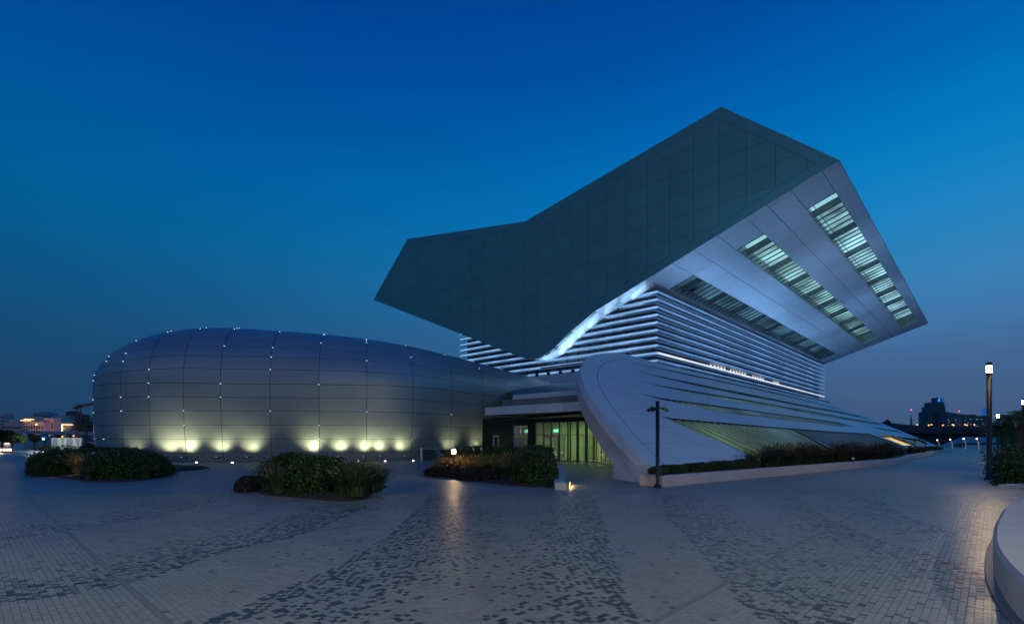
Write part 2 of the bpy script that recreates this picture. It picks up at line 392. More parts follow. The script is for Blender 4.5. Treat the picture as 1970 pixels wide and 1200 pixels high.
        pw_ = (60, 170, 210, 130, 110, 150, 110, 110, 95, 85, 90, 90)[k]
        spot("uplight_beam", loc, loc + UZ * 3 - nh * 0.8, pw_ * 1.7, (0.95, 1.0, 0.58), 112, 1.0, 0.25, root)
    return pos, nrm, rows
HALL = oval_hall()
# in-ground marker lights in front of the hall
names = ["below the second glow from the left", "left of the middle planting bed", "just right of the middle planting bed's hedge", "second right of the middle planting bed", "third right of the middle planting bed", "nearest the low ramp railing"]
for (x, y), nm in zip(((378, 890), (447, 890.5), (632, 888.5), (690, 887.5), (741, 887.5), (795, 886.5)), names):
    g = gp(x, y); t = thing("ground_light", g, "round in-ground white light before the oval hall, " + nm, "ground light", "in-ground lights along the oval hall")
    MB().lathe(g, [(0.12, -0.01), (0.12, 0.02), (0.085, 0.025)], 16).build("rim", M_mullL, t)
    MB().lathe(g, [(0.08, 0.02), (0.08, 0.05), (0.05, 0.075), (0.0, 0.08)], 14).build("lens", E_uplens, t)

# ------------------------------------------------------------------ the library
LIB = thing("library_building", tuple(P0), "large white library with a book-shaped dark head over a banded glass tower", "building", rz=math.atan2(UR.y, UR.x))
A0, A1 = -3.5, 81.5
OUT = [(54.6, 27.7), (43.9, 36.05), (17.1, 31.25), (-9.15, 35.05), (-19.27, 25.96), (-4.5, 20.82), (5.9, 17.2), (9.6, 15.25), (12.2, 13.5), (13.6, 12.9), (15.0, 12.6), (16.4, 12.62), (17.8, 13.0), (19.4, 13.65), (28.6, 17.3)]
def inset(poly, d):
    n = len(poly); ar = sum(poly[i][0] * poly[(i + 1) % n][1] - poly[(i + 1) % n][0] * poly[i][1] for i in range(n)); sg = 1 if ar > 0 else -1
    out = []
    for i in range(n):
        a, b, c = Vector(poly[i - 1]), Vector(poly[i]), Vector(poly[(i + 1) % n])
        u = (b - a).normalized(); w = (c - b).normalized(); nu = Vector((-u.y, u.x)) * sg; nw = Vector((-w.y, w.x)) * sg
        m_ = (nu + nw); m_ = m_ / max(0.35, m_.dot(nu)) ; out.append(tuple(b + m_ * d))
    return out
def clip_half(poly, ax, val, keep_ge):
    out = []; n = len(poly)
    for i in range(n):
        p, r = poly[i], poly[(i + 1) % n]; pi = (p[ax] >= val) if keep_ge else (p[ax] <= val); ri = (r[ax] >= val) if keep_ge else (r[ax] <= val)
        if pi: out.append(p)
        if pi != ri:
            t = (val - p[ax]) / (r[ax] - p[ax]); out.append(tuple(p[k] + t * (r[k] - p[k]) for k in (0, 1)))
    return out
def parea(p): return abs(sum(p[i][0] * p[(i + 1) % len(p)][1] - p[(i + 1) % len(p)][0] * p[i][1] for i in range(len(p)))) / 2
# end wall: backing, border trim, panels
bk = MB().prism([LW(A0 + 0.06, s, z) for s, z in OUT], UR * 0.5).build("end_wall", M_joint, LIB)
INN = inset(OUT, 0.95); BRD = inset(OUT, 0.0)
for i in range(len(OUT)):
    j = (i + 1) % len(OUT); g0, g1 = inset(OUT, 0.925)[i], inset(OUT, 0.925)[j]
    poly = [OUT[i], OUT[j], g1, g0]
    MB().prism([LW(A0, s, z) for s, z in poly], UR * 0.055).build("border_panel", M_grey, bk)
ssp = [-19.4 + 2.62 * i for i in range(30)]; zsp = [12.0 + 2.24 * i for i in range(12)]
for i in range(len(ssp) - 1):
    for j in range(len(zsp) - 1):
        c = INN
        for ax, val, ge in ((0, ssp[i] + 0.016, True), (0, ssp[i + 1] - 0.016, False), (1, zsp[j] + 0.014, True), (1, zsp[j + 1] - 0.014, False)):
            c = clip_half(c, ax, val, ge)
            if len(c) < 3: break
        if len(c) >= 3 and parea(c) > 0.04:
            cc = [c[0]]
            for q in c[1:]:
                if abs(q[0] - cc[-1][0]) + abs(q[1] - cc[-1][1]) > 1e-3: cc.append(q)
            if abs(cc[0][0] - cc[-1][0]) + abs(cc[0][1] - cc[-1][1]) < 1e-3: cc.pop()
            if len(cc) >= 3: MB().prism([LW(A0, s, z) for s, z in cc], UR * 0.055).build("panel", M_grey, bk)
# roof, far end and left underside of the head
rf = MB()
order = [14, 0, 1, 2, 3, 4]
for i, j in zip([13, 14, 0, 1, 2, 3], [14, 0, 1, 2, 3, 4]):
    rf.quad(LW(A0 + .56, *OUT[i]), LW(A1, *OUT[i]), LW(A1, *OUT[j]), LW(A0 + .56, *OUT[j]))
for i in range(7, 13): rf.quad(LW(0.3, *OUT[i]), LW(A1, *OUT[i]), LW(A1, *OUT[i + 1]), LW(0.3, *OUT[i + 1]))
rf.prism([LW(A1 - .3, s, z) for s, z in OUT], UR * 0.35)
rf.build("roof", M_grey, LIB)
# soffit: cells between joints, three louvred skylights left open
sz = lambda s: np.interp(s, [-19.27, 5.9], [25.96, 17.2]).item() if s <= 5.9 else np.interp(s, [5.9, 9.6, 12.2, 13.6, 15.0, 16.4], [17.2, 15.25, 13.5, 12.9, 12.6, 12.62]).item()
SN = (UL * (25.96 - 17.2) + UZ * 25.17).normalized()        # upward normal of the inclined soffit
sl = [-19.25, -17.95, -15.45, -13.4, -11.5, -8.75, -6.35, -3.97, -0.95, 1.4]
al = [A0, -2.55] + [1.8] + [1.8 + 74.2 / 18 * i for i in range(1, 19)] + [79.2, A1]
sky_s = {1, 4, 7}
sof = MB()
for i in range(len(sl) - 1):
    if i in sky_s:
        rng_a = [(A0 + .6, 1.8), (76.0, A1 - .3)]
    else: rng_a = [(A0 + .6, A1 - .3)]
    for a0, a1 in rng_a: sof.quad(*[LW(a, s, sz(s)) + SN * 0.07 for a, s in ((a0, sl[i]), (a1, sl[i]), (a1, sl[i + 1]), (a0, sl[i + 1]))])
sof = sof.build("soffit", M_joint, LIB)
for i in range(len(sl) - 1):
    for j in range(len(al) - 1):
        if i in sky_s and 1.7 < (al[j] + al[j + 1]) / 2 < 76.1: continue
        g = 0.018; a0, a1, s0, s1 = al[j] + g, al[j + 1] - g, sl[i] + g * 1.3, sl[i + 1] - g * 1.3
        if j == 0: a0 = A0 + 0.002
        MB().prism([LW(a, s, sz(s)) for a, s in ((a0, s0), (a1, s0), (a1, s1), (a0, s1))], SN * 0.05).build("panel", M_soffit, sof)
cs = [1.4, 3.6, 5.9, 7.7, 9.6, 10.9, 12.2, 12.9, 13.6, 14.3, 15.0, 15.7, 16.4, 17.1, 17.8]
szc = lambda s: sz(s) if s <= 16.4 else np.interp(s, [16.4, 17.8], [12.62, 13.0]).item()
CN = {}
strips = [(1.4, 5.9), (5.9, 9.6), (9.6, 12.2), (12.2, 17.8)]
for s0, s1 in strips:
    b = MB(); ss = np.linspace(s0 + 0.02, s1 - 0.02, 9)
    for u, w in zip(ss[:-1], ss[1:]): b.quad(LW(A0 + .002, u, szc(u)), LW(0.25, u, szc(u)), LW(0.25, w, szc(w)), LW(A0 + .002, w, szc(w)))
    b.build("curved_panel", M_soffit, sof, smooth=True)
# ceiling cavity + skylights
E_sky = [emat("skylight_room_dim", (0.18, 0.46, 0.72), 0.26, var=0.98, scale=0.16, stretch=(1, 1, 1)),
         emat("skylight_room_mid", (0.36, 0.76, 0.82), 0.6, var=0.75, scale=0.22),
         emat("skylight_room_bright", (0.38, 0.78, 0.92), 0.72, var=0.8, scale=0.22)]
M_slat = mat("skylight_slat", (0.09, 0.11, 0.12), 0.4, metal=0.2)
M_beam = mat("skylight_beam", (0.10, 0.13, 0.13), 0.5)
for n_, (s0, s1) in enumerate(((-17.95, -15.45), (-11.5, -8.75), (-3.97, -0.95))):
    em = E_sky[2 - n_]
    dep = 1.5; b = MB()
    c = [LW(a, s, sz(s)) + SN * 0.06 for a, s in ((1.8, s0), (76.0, s0), (76.0, s1), (1.8, s1))]; d_ = [p_ + SN * dep for p_ in c]
    for i in range(4): b.quad(c[i], c[(i + 1) % 4], d_[(i + 1) % 4], d_[i])
    sk = b.build("skylight", mat("skylight_reveal", (0.35, 0.38, 0.4), 0.5), LIB)
    MB().quad(*d_).build("lit_room", em, sk)
    # glass panel sits above the louvres
    nsl = 56; me_w = (s1 - s0)
    slope = (sz(s1) - sz(s0))
    for i in range(nsl):
        a = 1.8 + 74.2 * (i + 0.5) / nsl
        p0, p1 = LW(a, s0 + .02, sz(s0 + .02)) + SN * 0.22, LW(a, s1 - .02, sz(s1 - .02)) + SN * 0.22
        MB().prism([p0, p1, p1 + SN * 0.16 + UR * .05, p0 + SN * 0.16 + UR * .05], UR * 0.045).build("slat", M_slat if n_ else M_slat, sk)
    for i in range(9):
        a = 1.8 + 74.2 * (i + 0.5) / 9
        p0, p1 = LW(a, s0, sz(s0)) + SN * 0.75, LW(a, s1, sz(s1)) + SN * 0.75
        MB().prism([p0, p1, p1 + SN * 0.5, p0 + SN * 0.5], UR * 0.55).build("beam", M_beam, sk)
    for f in (0.24,):
        s_ = s1 - (s1 - s0) * f
        p0, p1 = LW(1.8, s_, sz(s_)) + SN * 0.15, LW(76, s_, sz(s_)) + SN * 0.15
        MB().prism([p0, p1, p1 + UL * .07, p0 + UL * .07], SN * 0.06).build("rail", M_slat, sk)

# tower: dark core, glass panes, mullions, fins with light lines
TL, TS = 79.0, 32.5
core = MB(); core.prism([LW(a, s, 4) for a, s in ((0.25, 0.25), (TL, 0.25), (TL, TS), (0.25, TS))], UZ * 14.6)
core = core.build("tower_wall", M_mull, LIB)
Z0, DZ = 18.74, 0.874
zf = [Z0 - DZ * k for k in range(13)]
def soff_z(s): return szc(s) if s < 17.8 else 13 + (s - 17.8) * 0.40
for k in range(11):
    zt, zb = zf[k] - 0.16, zf[k + 1] + 0.16
    nc = 21
    for i in range(nc):
        a0, a1 = TL * i / nc, TL * (i + 1) / nc
        MB().quad(LW(a0 + .03, 0.12, zb), LW(a1 - .03, 0.12, zb), LW(a1 - .03, 0.12, zt), LW(a0 + .03, 0.12, zt)).build("pane", M_glassdark, core)
    nc = 18
    for i in range(nc):
        s0, s1 = TS * i / nc, TS * (i + 1) / nc
        if zb > soff_z((s0 + s1) / 2): continue
        MB().quad(LW(0.12, s1 - .03, zb), LW(0.12, s0 + .03, zb), LW(0.12, s0 + .03, zt), LW(0.12, s1 - .03, zt)).build("pane", M_glassdark, core)
for i in range(1, 64):
    a = TL * i / 64; wide = (i % 9 == 0)
    zl, zh = (8.2, 18.6) if wide else (8.2, 9.2 + 7.5 * min(1, max(0.0, (a - 12) / 40)) + 2.2)
    if not wide and a < 12: continue
    MB().box(LW(a, 0.05, (zl + zh) / 2), (0.12 if wide else 0.2, 0.14, zh - zl), (UR.x, UR.y)).build("mullion", M_black if wide else M_mullL, core)
for i in range(1, 19):
    s = TS * i / 18; zh = min(18.4, soff_z(s) + .5)
    MB().box(LW(0.05, s, (8 + zh) / 2), (0.14, 0.09, zh - 8), (UR.x, UR.y)).build("mullion", M_mull, core)
for k in range(12):
    z = zf[k]; D_ = 1.0
    poly = [(-D_ * .75, TS + 1.0), (-D_, -D_), (TL + 1.2, -D_ * .75), (TL, 0.1), (0.1, 0.1), (0.1, TS)]
    MB().prism([LW(a, s, z - 0.14) for a, s in poly], UZ * 0.28).build("fin", M_fin, core)
    # LED line set along the fin's nose
    bl = MB(); e = 0.012
    bl.prism([LW(-D_ * .75 - e, TS + 1.0, z - .125), LW(-D_ - e, -D_ - e, z - .125), LW(-D_ - e, -D_ - e, z + .125), LW(-D_ * .75 - e, TS + 1.0, z + .125)], UR * 0.008)
    bl.build("light_line", E_finB if k in (10,) else E_finL, core)
    br = MB(); br.prism([LW(-D_ - e, -D_ - e, z - .125), LW(TL + 1.2, -D_ * .75 - e, z - .125), LW(TL + 1.2, -D_ * .75 - e, z + .125), LW(-D_ - e, -D_ - e, z + .125)], UL * 0.008)
    br.build("light_line", E_finB if k in (8,) else E_finR, core)
for k in range(11):                                                # glowing strip added under each fin to brighten the glass
    z = zf[k] - 0.146
    MB().prism([LW(-.42, TS, z), LW(-.42, -.42, z), LW(-.30, -.30, z), LW(-.30, TS, z)], UZ * -0.006).build("added_glow_line", E_added_glow, core)
    MB().prism([LW(-.42, -.42, z), LW(TL, -.42, z), LW(TL, -.30, z), LW(-.30, -.30, z)], UZ * -0.006).build("added_glow_line", E_added_glow, core)
# lit windows in the lower rows of the long side
E_win = emat("lit_office", (1.0, 0.93, 0.78), 1.15)
for a_st, n_w, row in ((16.5, 5, 7), (24.0, 6, 7), (34.0, 5, 7), (45.0, 3, 7)):
    for i in range(n_w):
        a = a_st + i * 1.24; zt, zb = zf[row] - 0.2, zf[row + 1] + (0.2 if i % 2 else 0.35)
        MB().quad(LW(a, 0.03, zb), LW(a + (.85 if i else .5), 0.03, zb), LW(a + (.85 if i else .5), 0.03, zt), LW(a, 0.03, zt)).build("lit_window", E_win, core)
# linear flood strips that wash the soffit and the foot of the tower
M_house = mat("flood_housing", (0.2, 0.2, 0.22), 0.5)
for (p0, p1, tgt, pw) in ((LW(-2.3, 2.0, 11.9), LW(-2.3, 13.5, 11.6), None, 0),):
    pass
def flood(name, a0, s0, a1, s1, z, direction, power, col=(0.36, 0.62, 1.0), w=0.3):
    p0, p1 = LW(a0, s0, z), LW(a1, s1, z); mid = (p0 + p1) / 2; ln = (p1 - p0).length; xd = (p1 - p0).normalized()
    MB().box(mid - UZ * 0.12, (ln, 0.34, 0.16), (xd.x, xd.y)).build("flood_strip", M_house, LIB)
    area("flood_light", mid, direction, ln, w, xd, power, col, LIB)
flood("long", 2, -2.4, 76, -2.4, 10.35, UZ * 1.0 - UL * 1.2, 3400, (0.24, 0.52, 1.0))
flood("short", -1.9, 2.5, -1.9, 15.5, 11.6, UZ - UR * 0.1, 300, (0.34, 0.62, 1.0))
for k in range(1, 8):                                               # small lamps on the fins, washing the curved soffit
    for o_ in (0.0, 0.45, 0.9, 1.35, 1.8):
        try: sk_ = next(x for x in np.linspace(0, 16, 400) if soff_z(x) < zf[k] + 1.9)
        except StopIteration: continue
        b_ = LW(-0.85, sk_ + 0.2 + o_, zf[k] + 0.16); MB().box(b_ + UZ * .03, (0.2, 0.3, 0.06), (UR.x, UR.y)).build("soffit_lamp", M_house, LIB)
        spot("soffit_beam", b_ + UZ * .08, b_ + UZ * 1 - UR * 0.75, 27, (0.34, 0.62, 1.0), 165, 1.0, 0.25, LIB)


# podium: sloping white wing of "pages" with slits
WB = Vector((5.5, 19.8, 0)); WK = 0.6
WN = (UZ - UL * WK).normalized()
def wp(x, y):
    r = Vector(((x - CXP) / FPX, 1, (HOR - y) / FPX)); bd = r.x * UL.x + r.y * UL.y; b0 = -(WB.x * UL.x + WB.y * UL.y)
    d = (WK * b0 - EYE) / (r.z - WK * bd); p = Vector((r.x * d, d, 0)) - WB
    return (p.dot(UR), p.dot(UL))
def WP(a, b, dn=0.0): return WB + UR * a + UL * b + UZ * (WK * b) - WN * dn
fold_px = [(1260,907),(1232,877),(1205,849),(1176,817),(1154,788),(1135,760),(1122,734),(1117,716),(1121,697),(1137,684.5),(1159,679.5),(1190,678.5)]
fold = [wp(*p) for p in fold_px]
fold_s = []
for i in range(len(fold) - 1):                                   # smooth the leading edge
    p0, p1, p2, p3 = [Vector(fold[max(0, min(len(fold) - 1, i + k))]) for k in (-1, 0, 1, 2)]
    for t in (0, .25, .5, .75):
        fold_s.append(tuple(0.5 * ((2 * p1) + (-p0 + p2) * t + (2 * p0 - 5 * p1 + 4 * p2 - p3) * t * t + (-p0 + 3 * p1 - 3 * p2 + p3) * t ** 3)))
fold_s.append(fold[-1])
outer = [(1.15, 0.0)] + fold_s + [(28.3, 17.35), (31.5, 16.95), (37, 16.75), (60, 16.7), (104, 16.6), (110, 15.5), (132.3, 9.43), (150.5, 0.0)]
def lens(up, w):
    n = len(up); L_ = [0]
    for a, b in zip(up[:-1], up[1:]): L_.append(L_[-1] + math.hypot(a[0] - b[0], a[1] - b[1]))
    lo = []
    for (a, b), l in zip(up, L_):
        t = l / L_[-1]; lo.append((a, b - w * min(1, t / 0.16, (1 - t) / 0.10)))
    return up + lo[1:-1][::-1]
def dens(pl, k=3):
    out = []
    for a, b in zip(pl[:-1], pl[1:]): out += [(a[0] + (b[0] - a[0]) * i / k, a[1] + (b[1] - a[1]) * i / k) for i in range(k)]
    return out + [pl[-1]]
pw = lambda *pts: [wp(*p) for p in pts]
slits = [lens(dens([(23.4, 15.05), (27, 15.1), (42, 15.4), (71, 15.3)] + pw((1606, 783.6), (1631, 791.5))), 0.45),
         lens(dens([(20.9, 13.15), (24, 12.75), (34, 12.6), (60, 12.4)] + pw((1560, 781.5), (1606, 789.5), (1657, 800.5), (1674, 806.5))), 0.9),
         lens(dens([(17.8, 11.0), (20.2, 10.5), (29, 10.5), (42, 10.45)] + pw((1560, 790.8), (1621, 802), (1686, 813.2), (1704, 818.5))), 1.0),
         lens(dens([(13.9, 8.4), (16.2, 8.12), (21.5, 8.05), (33.5, 7.95), (46, 7.78)] + pw((1560, 804.5), (1615, 812.3), (1642, 821.5))), 1.3),
         [(11.3, 5.52), (12.5, 5.3), (18.8, 5.2), (33.6, 4.95), (38, 4.9), (38, 0.75), (30, 0.75), (17.2, 0.75), (15, 1.55), (12.7, 3.75), (11.9, 5.05)],
         [(38.25, 4.9), (53.7, 4.72), (80, 4.68), (86.0, 2.6), (88, 0.75), (60, 0.75), (38.25, 0.75)],
         lens(dens(pw((1677, 820.5), (1705, 825.5), (1726, 828.5), (1738, 833))), 0.6),
         pw((1686, 836), (1717, 837.5), (1766, 856), (1738, 856)),
         pw((1724, 839), (1768, 844), (1786, 853.5), (1774, 856))]
M_reveal_shade = mat("slit_reveal_shade", (0.03, 0.034, 0.04), 0.6)  # dark colour stands in for the shadow under each slit's upper lip
loops = [outer] + slits
tri = tessellate_polygon([[Vector((a, b, 0)) for a, b in l] for l in loops])
flat = [p for l in loops for p in l]
vv = [WP(a, b) for a, b in flat]; ff = []
for t in tri:
    n_ = (vv[t[1]] - vv[t[0]]).cross(vv[t[2]] - vv[t[0]])
    ff.append(tuple(t) if n_.dot(WN) > 0 else tuple(t)[::-1])
REV = []
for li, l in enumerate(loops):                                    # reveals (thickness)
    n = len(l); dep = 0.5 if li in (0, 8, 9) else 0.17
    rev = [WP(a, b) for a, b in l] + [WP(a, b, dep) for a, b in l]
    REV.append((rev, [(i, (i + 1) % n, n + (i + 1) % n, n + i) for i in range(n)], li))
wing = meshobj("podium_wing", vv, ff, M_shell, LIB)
for rv, rfc, li in REV: meshobj("rim" if li == 0 else "slit_reveal", rv, rfc, M_shell if li == 0 else M_reveal_shade, wing)
# joints drawn as thin sealed seams, 4 mm proud of nothing but the sheet
def seam(pl, w=0.03, m=M_joint):
    b = MB()
    for (a0, b0), (a1, b1) in zip(pl[:-1], pl[1:]):
        d = Vector((a1 - a0, b1 - b0)); 
        if d.length < 1e-6: continue
        n = Vector((-d.y, d.x)).normalized() * w / 2
        b.quad(WP(a0 - n.x, b0 - n.y, -.004), WP(a1 - n.x, b1 - n.y, -.004), WP(a1 + n.x, b1 + n.y, -.004), WP(a0 + n.x, b0 + n.y, -.004))
    b.build("seam", m, wing)
ins = []
for i in range(1, len(fold_s) - 1):
    t = Vector(fold_s[i + 1]) - Vector(fold_s[i - 1]); n = Vector((t.y, -t.x)).normalized(); ins.append((fold_s[i][0] + n.x * 1.15, fold_s[i][1] + n.y * 1.15))
seam(ins, 0.035)
M_seam2 = mat("seam_soft", (0.22, 0.23, 0.25), 0.6)
for pxs in ([(1205,800),(1262,822),(1330,846),(1400,876)], [(1230,848),(1275,868),(1310,886)], [(1172,730),(1232,745)], [(1158,722),(1215,740),(1240,752)], [(1218,820),(1300,823)], [(1232,852),(1390,855)], [(1200,795),(1262,797)], [(1172,728),(1230,722)], [(1140,705),(1200,712)], [(1150,745),(1225,765),(1262,778)], [(1175,790),(1240,786)], [(1300,790),(1460,808)]):
    seam([wp(*p) for p in pxs], 0.02, M_seam2)
# glass and slats set back inside the slits
E_slit = [emat("slit_glow_faint", (0.16, 0.34, 0.42), 0.10, var=0.8, scale=0.2), emat("slit_glow", (0.30, 0.62, 0.60), 0.22, var=0.8, scale=0.18),
          emat("hall_glow_green", (0.26, 0.48, 0.22), 0.20, var=0.85, scale=0.16), emat("stair_glow", (1.0, 0.72, 0.28), 0.85, var=0.35, scale=0.3), emat("slit_glow_blue", (0.14, 0.26, 0.34), 0.30, var=0.5, scale=0.2)]
M_slitglass = mat("atrium_glass", (0.05, 0.075, 0.08), 0.12, spec=0.8, var=0.3, scale=0.2)
gl = [E_slit[0], E_slit[0], E_slit[1], E_slit[1], E_slit[2], M_slitglass, E_slit[0], E_slit[3], E_slit[4]]
M_slat2 = mat("slit_slat", (0.34, 0.38, 0.38), 0.5)
for li, l in enumerate(slits):
    dep = 0.46 if li >= 7 else 0.165
    tr = tessellate_polygon([[Vector((a, b, 0)) for a, b in l]])
    sw = meshobj("slit_window", [WP(a, b, dep) for a, b in l], [tuple(t) for t in tr], gl[li], LIB)
    if li in (1, 2, 3, 4, 5):
        step, shift, wd = {1: (1.6, 0.9, 0.10), 2: (1.3, 1.2, 0.16), 3: (1.05, 1.7, 0.22), 4: (1.15, 4.6, 0.26), 5: (1.15, 4.6, 0.16)}[li]
        amin, amax = min(p[0] for p in l), max(p[0] for p in l)
        up = sorted([p for p in l], key=lambda p: p[0])
        a = amin + 0.8
        while a < amax - 1.0:
            # span of the opening at this a and at the shifted foot
            def span(x):
                ys = []
                for i in range(len(l)):
                    p, q_ = l[i], l[(i + 1) % len(l)]
                    if (p[0] - x) * (q_[0] - x) < 0: ys.append(p[1] + (q_[1] - p[1]) * (x - p[0]) / (q_[0] - p[0]))
                return (min(ys), max(ys)) if len(ys) >= 2 else None
            s0 = span(a)
            if s0 and s0[1] - s0[0] > 0.08:
                hgt = s0[1] - s0[0]
                s1 = span(min(a + shift * hgt / (4.2 if li >= 4 else (0.9, 1.0, 1.3)[li - 1]), amax - 0.5))
                if s1:
                    a1_ = min(a + shift * hgt / (4.2 if li >= 4 else (0.9, 1.0, 1.3)[li - 1]), amax - 0.5)
                    MB().prism([WP(a, s0[1], 0.09), WP(a1_, s1[0], 0.09), WP(a1_ + wd, s1[0], 0.09), WP(a + wd, s0[1], 0.09)], WN * -0.06).build("slat", M_slat2, sw)
            a += step
# thick leading edge of the wing and its underside
base_in = gp(1251, 932); base_in.z = 0.0
f3 = [Vector((base_in.x, base_in.y, -0.02))] + [WP(a, b) for a, b in fold_s]
o_px = [(1180,921,24.3),(1182,896,24.3),(1166,875,25.4),(1147,846,27.4),(1130,817,29.4),(1118,793,31.0),(1112,769,32.8),(1108,745,34.6),(1109,727,36.6),(1116,706,39.2)]
o3 = [at(*p) for p in o_px]; o3[0].z = -0.02
def resamp(pts, n):
    L_ = [0]
    for a, b in zip(pts[:-1], pts[1:]): L_.append(L_[-1] + (b - a).length)
    out = []
    for t in np.linspace(0, L_[-1], n):
        i = min(max(int(np.searchsorted(L_, t)) - 1, 0), len(pts) - 2); u = (t - L_[i]) / max(1e-9, L_[i + 1] - L_[i]); out.append(pts[i].lerp(pts[i + 1], u))
    return out
stop = 4 * 8 + 2
fr = resamp(f3[:stop], 26); orr = resamp(o3 + [f3[stop - 1] + UL * 0.05], 26)
# smooth the outer curve above the foot
for _ in range(3): orr = orr[:4] + [(orr[i - 1] + orr[i] * 2 + orr[i + 1]) / 4 for i in range(4, 25)] + [orr[25]]
vE = fr + orr; fE = [(i, i + 1, 26 + i + 1, 26 + i) for i in range(25)]
meshobj("wing_edge", vE, fE, M_edge, LIB, smooth=True)
back = [p + UR * 9 + UL * 3 for p in orr]
meshobj("wing_underside", orr + back, [(i, i + 1, 26 + i + 1, 26 + i) for i in range(25)], M_edge, LIB, smooth=True)
for i in (7, 13, 19):
    d = (fr[i] - orr[i]); nn = (orr[i + 1] - orr[i]).normalized() * 0.02; up_ = d.cross(nn).normalized() * 0.006
    c_ = -up_ if up_.y > 0 else up_
    MB().quad(fr[i] + c_, fr[i] + nn + c_, orr[i] + nn + c_, orr[i] + c_).build("seam", M_seam2, LIB)
# ledge roof between wing and tower, podium roof terraces and parapet
MB().prism([LW(-8, -2.7, 9.8), LW(67, -2.7, 9.8), LW(67, 0.2, 9.8), LW(-8, 0.2, 9.8)], UZ * 0.12).build("ledge", M_white, LIB)
b = MB().prism([LW(-24, 0.2, 5.0), LW(-24, -7.6, 5.0), LW(-24, -7.6, 5.52), LW(-24, 0.2, 5.52)], UR * 0.4); b.build("upper_fascia", M_white, LIB)
b = MB(); b.quad(LW(-23.6, 0.2, 5.5), LW(-23.6, -7.6, 5.5), LW(-2.4, -1.8, 9.2), LW(-2.4, 22, 9.2)); b.prism([LW(-25.5, 0.0, 4.45), LW(-25.5, -8.6, 4.45), LW(-20, -8.6, 4.45), LW(-20, 3, 4.45)], UZ * 0.55); b.build("podium_roof", mat("roof_dark", (0.16, 0.17, 0.18), 0.5), LIB)
pr = MB().prism([LW(-2.4, 24, 9.2), LW(-2.4, -0.6, 9.2), LW(-2.4, -0.6, 10.35), LW(-2.4, 24, 10.35)], UR * 0.25).build("parapet", M_white, LIB)
for s in np.arange(0, 22, 2.0): MB().box(LW(-2.3, s, 10.55), (0.1, 0.5, 0.4), (UR.x, UR.y)).build("parapet_post", M_mull, LIB)
for s in np.arange(-9.3, 1.4, 2.7):
    e_ = min(s + 2.66, 1.5)
    MB().prism([LW(-26, e_, 3.82), LW(-26, s, 3.82), LW(-26, s, 4.46), LW(-26, e_, 4.46)], UR * 0.25).build("canopy_panel", M_white, LIB)
MB().prism([LW(-25.74, 1.4, 3.86), LW(-25.74, -9.3, 3.86), LW(-20, -9.3, 3.86), LW(-20, 1.4, 3.86)], UZ * 0.5).build("canopy", mat("canopy_soffit", (0.10, 0.10, 0.11), 0.5), LIB)
# entrance: black wall, glazed front, doors, lit foyer
M_blackwall = mat("entrance_black_cladding", (0.008, 0.009, 0.011), 0.35, var=0.2)
def glassmat(name, tint, gl_=0.10):
    m = bpy.data.materials.new(name); m.use_nodes = True; nt = m.node_tree; N = nt.nodes; N.clear(); Lk = nt.links
    o = N.new("ShaderNodeOutputMaterial"); mx_ = N.new("ShaderNodeMixShader"); t = N.new("ShaderNodeBsdfTransparent"); g = N.new("ShaderNodeBsdfGlossy")
    f = N.new("ShaderNodeFresnel"); f.inputs[0].default_value = 1.5; t.inputs[0].default_value = (*tint, 1); g.inputs["Roughness"].default_value = 0.03
    nz_ = N.new("ShaderNodeTexNoise"); nz_.inputs["Scale"].default_value = 0.7; bp = N.new("ShaderNodeBump"); bp.inputs["Strength"].default_value = 0.05
    Lk.new(nz_.outputs[0], bp.inputs["Height"]); Lk.new(bp.outputs[0], g.inputs["Normal"])
    Lk.new(f.outputs[0], mx_.inputs[0]); Lk.new(t.outputs[0], mx_.inputs[1]); Lk.new(g.outputs[0], mx_.inputs[2]); Lk.new(mx_.outputs[0], o.inputs[0]); return m
M_clear = glassmat("foyer_glass", (0.66, 0.84, 0.68))
EA = -20.0
def sx_at(x): # wall coordinate s of a pixel column on the entrance plane
    r = Vector(((x - CXP) / FPX, 1)); q = P0 + UR * EA; d = (q.x * UR.x + q.y * UR.y) / (r.x * UR.x + r.y * UR.y); p = Vector((r.x * d, d, 0)) - P0; return p.dot(UL)
def wallrect(b, x0, x1, z0, z1, a=EA, t=0.12):
    s0, s1 = sx_at(x0), sx_at(x1); b.prism([LW(a, s0, z0), LW(a, s1, z0), LW(a, s1, z1), LW(a, s0, z1)], UR * t); return b
ew = MB()
for x0, x1, z0, z1 in ((928, 949, 0, 3.9), (949, 960, 2.25, 3.9), (960, 988, 0, 3.9), (988, 1015, 3.12, 3.9), (1015, 1030, 0, 3.9), (1030, 1146, 3.35, 3.9)): wallrect(ew, x0, x1, z0, z1)
ew = ew.build("entrance_wall", M_blackwall, LIB)
for x in (966, 974, 981): wallrect(MB(), x, x + .35, 0.0, 3.86, EA - 0.012, 0.01).build("wall_joint", M_mull, ew)
fr_ = mat("door_frame_grey", (0.30, 0.32, 0.34), 0.4, metal=0.5)
for x in (1030, 1045.5, 1060, 1075.5, 1092, 1096.5, 1109.5, 1112, 1126, 1129, 1142): wallrect(MB(), x - .45, x + .45, 0, 3.35, EA - 0.03, 0.16).build("mullion", M_mull, ew)
for x0, x1 in ((1030.5, 1141.5), (988.5, 1014.5)): wallrect(MB(), x0, x1, 2.20, 2.28, EA - 0.02, 0.14).build("transom", M_mull, ew)
wallrect(MB(), 1030, 1142, -0.005, 0.07, EA - 0.02, 0.14).build("sill", M_mull, ew)
xs = [1030, 1045.5, 1060, 1075.5, 1092, 1096.5, 1109.5, 1112, 1126, 1129, 1142]
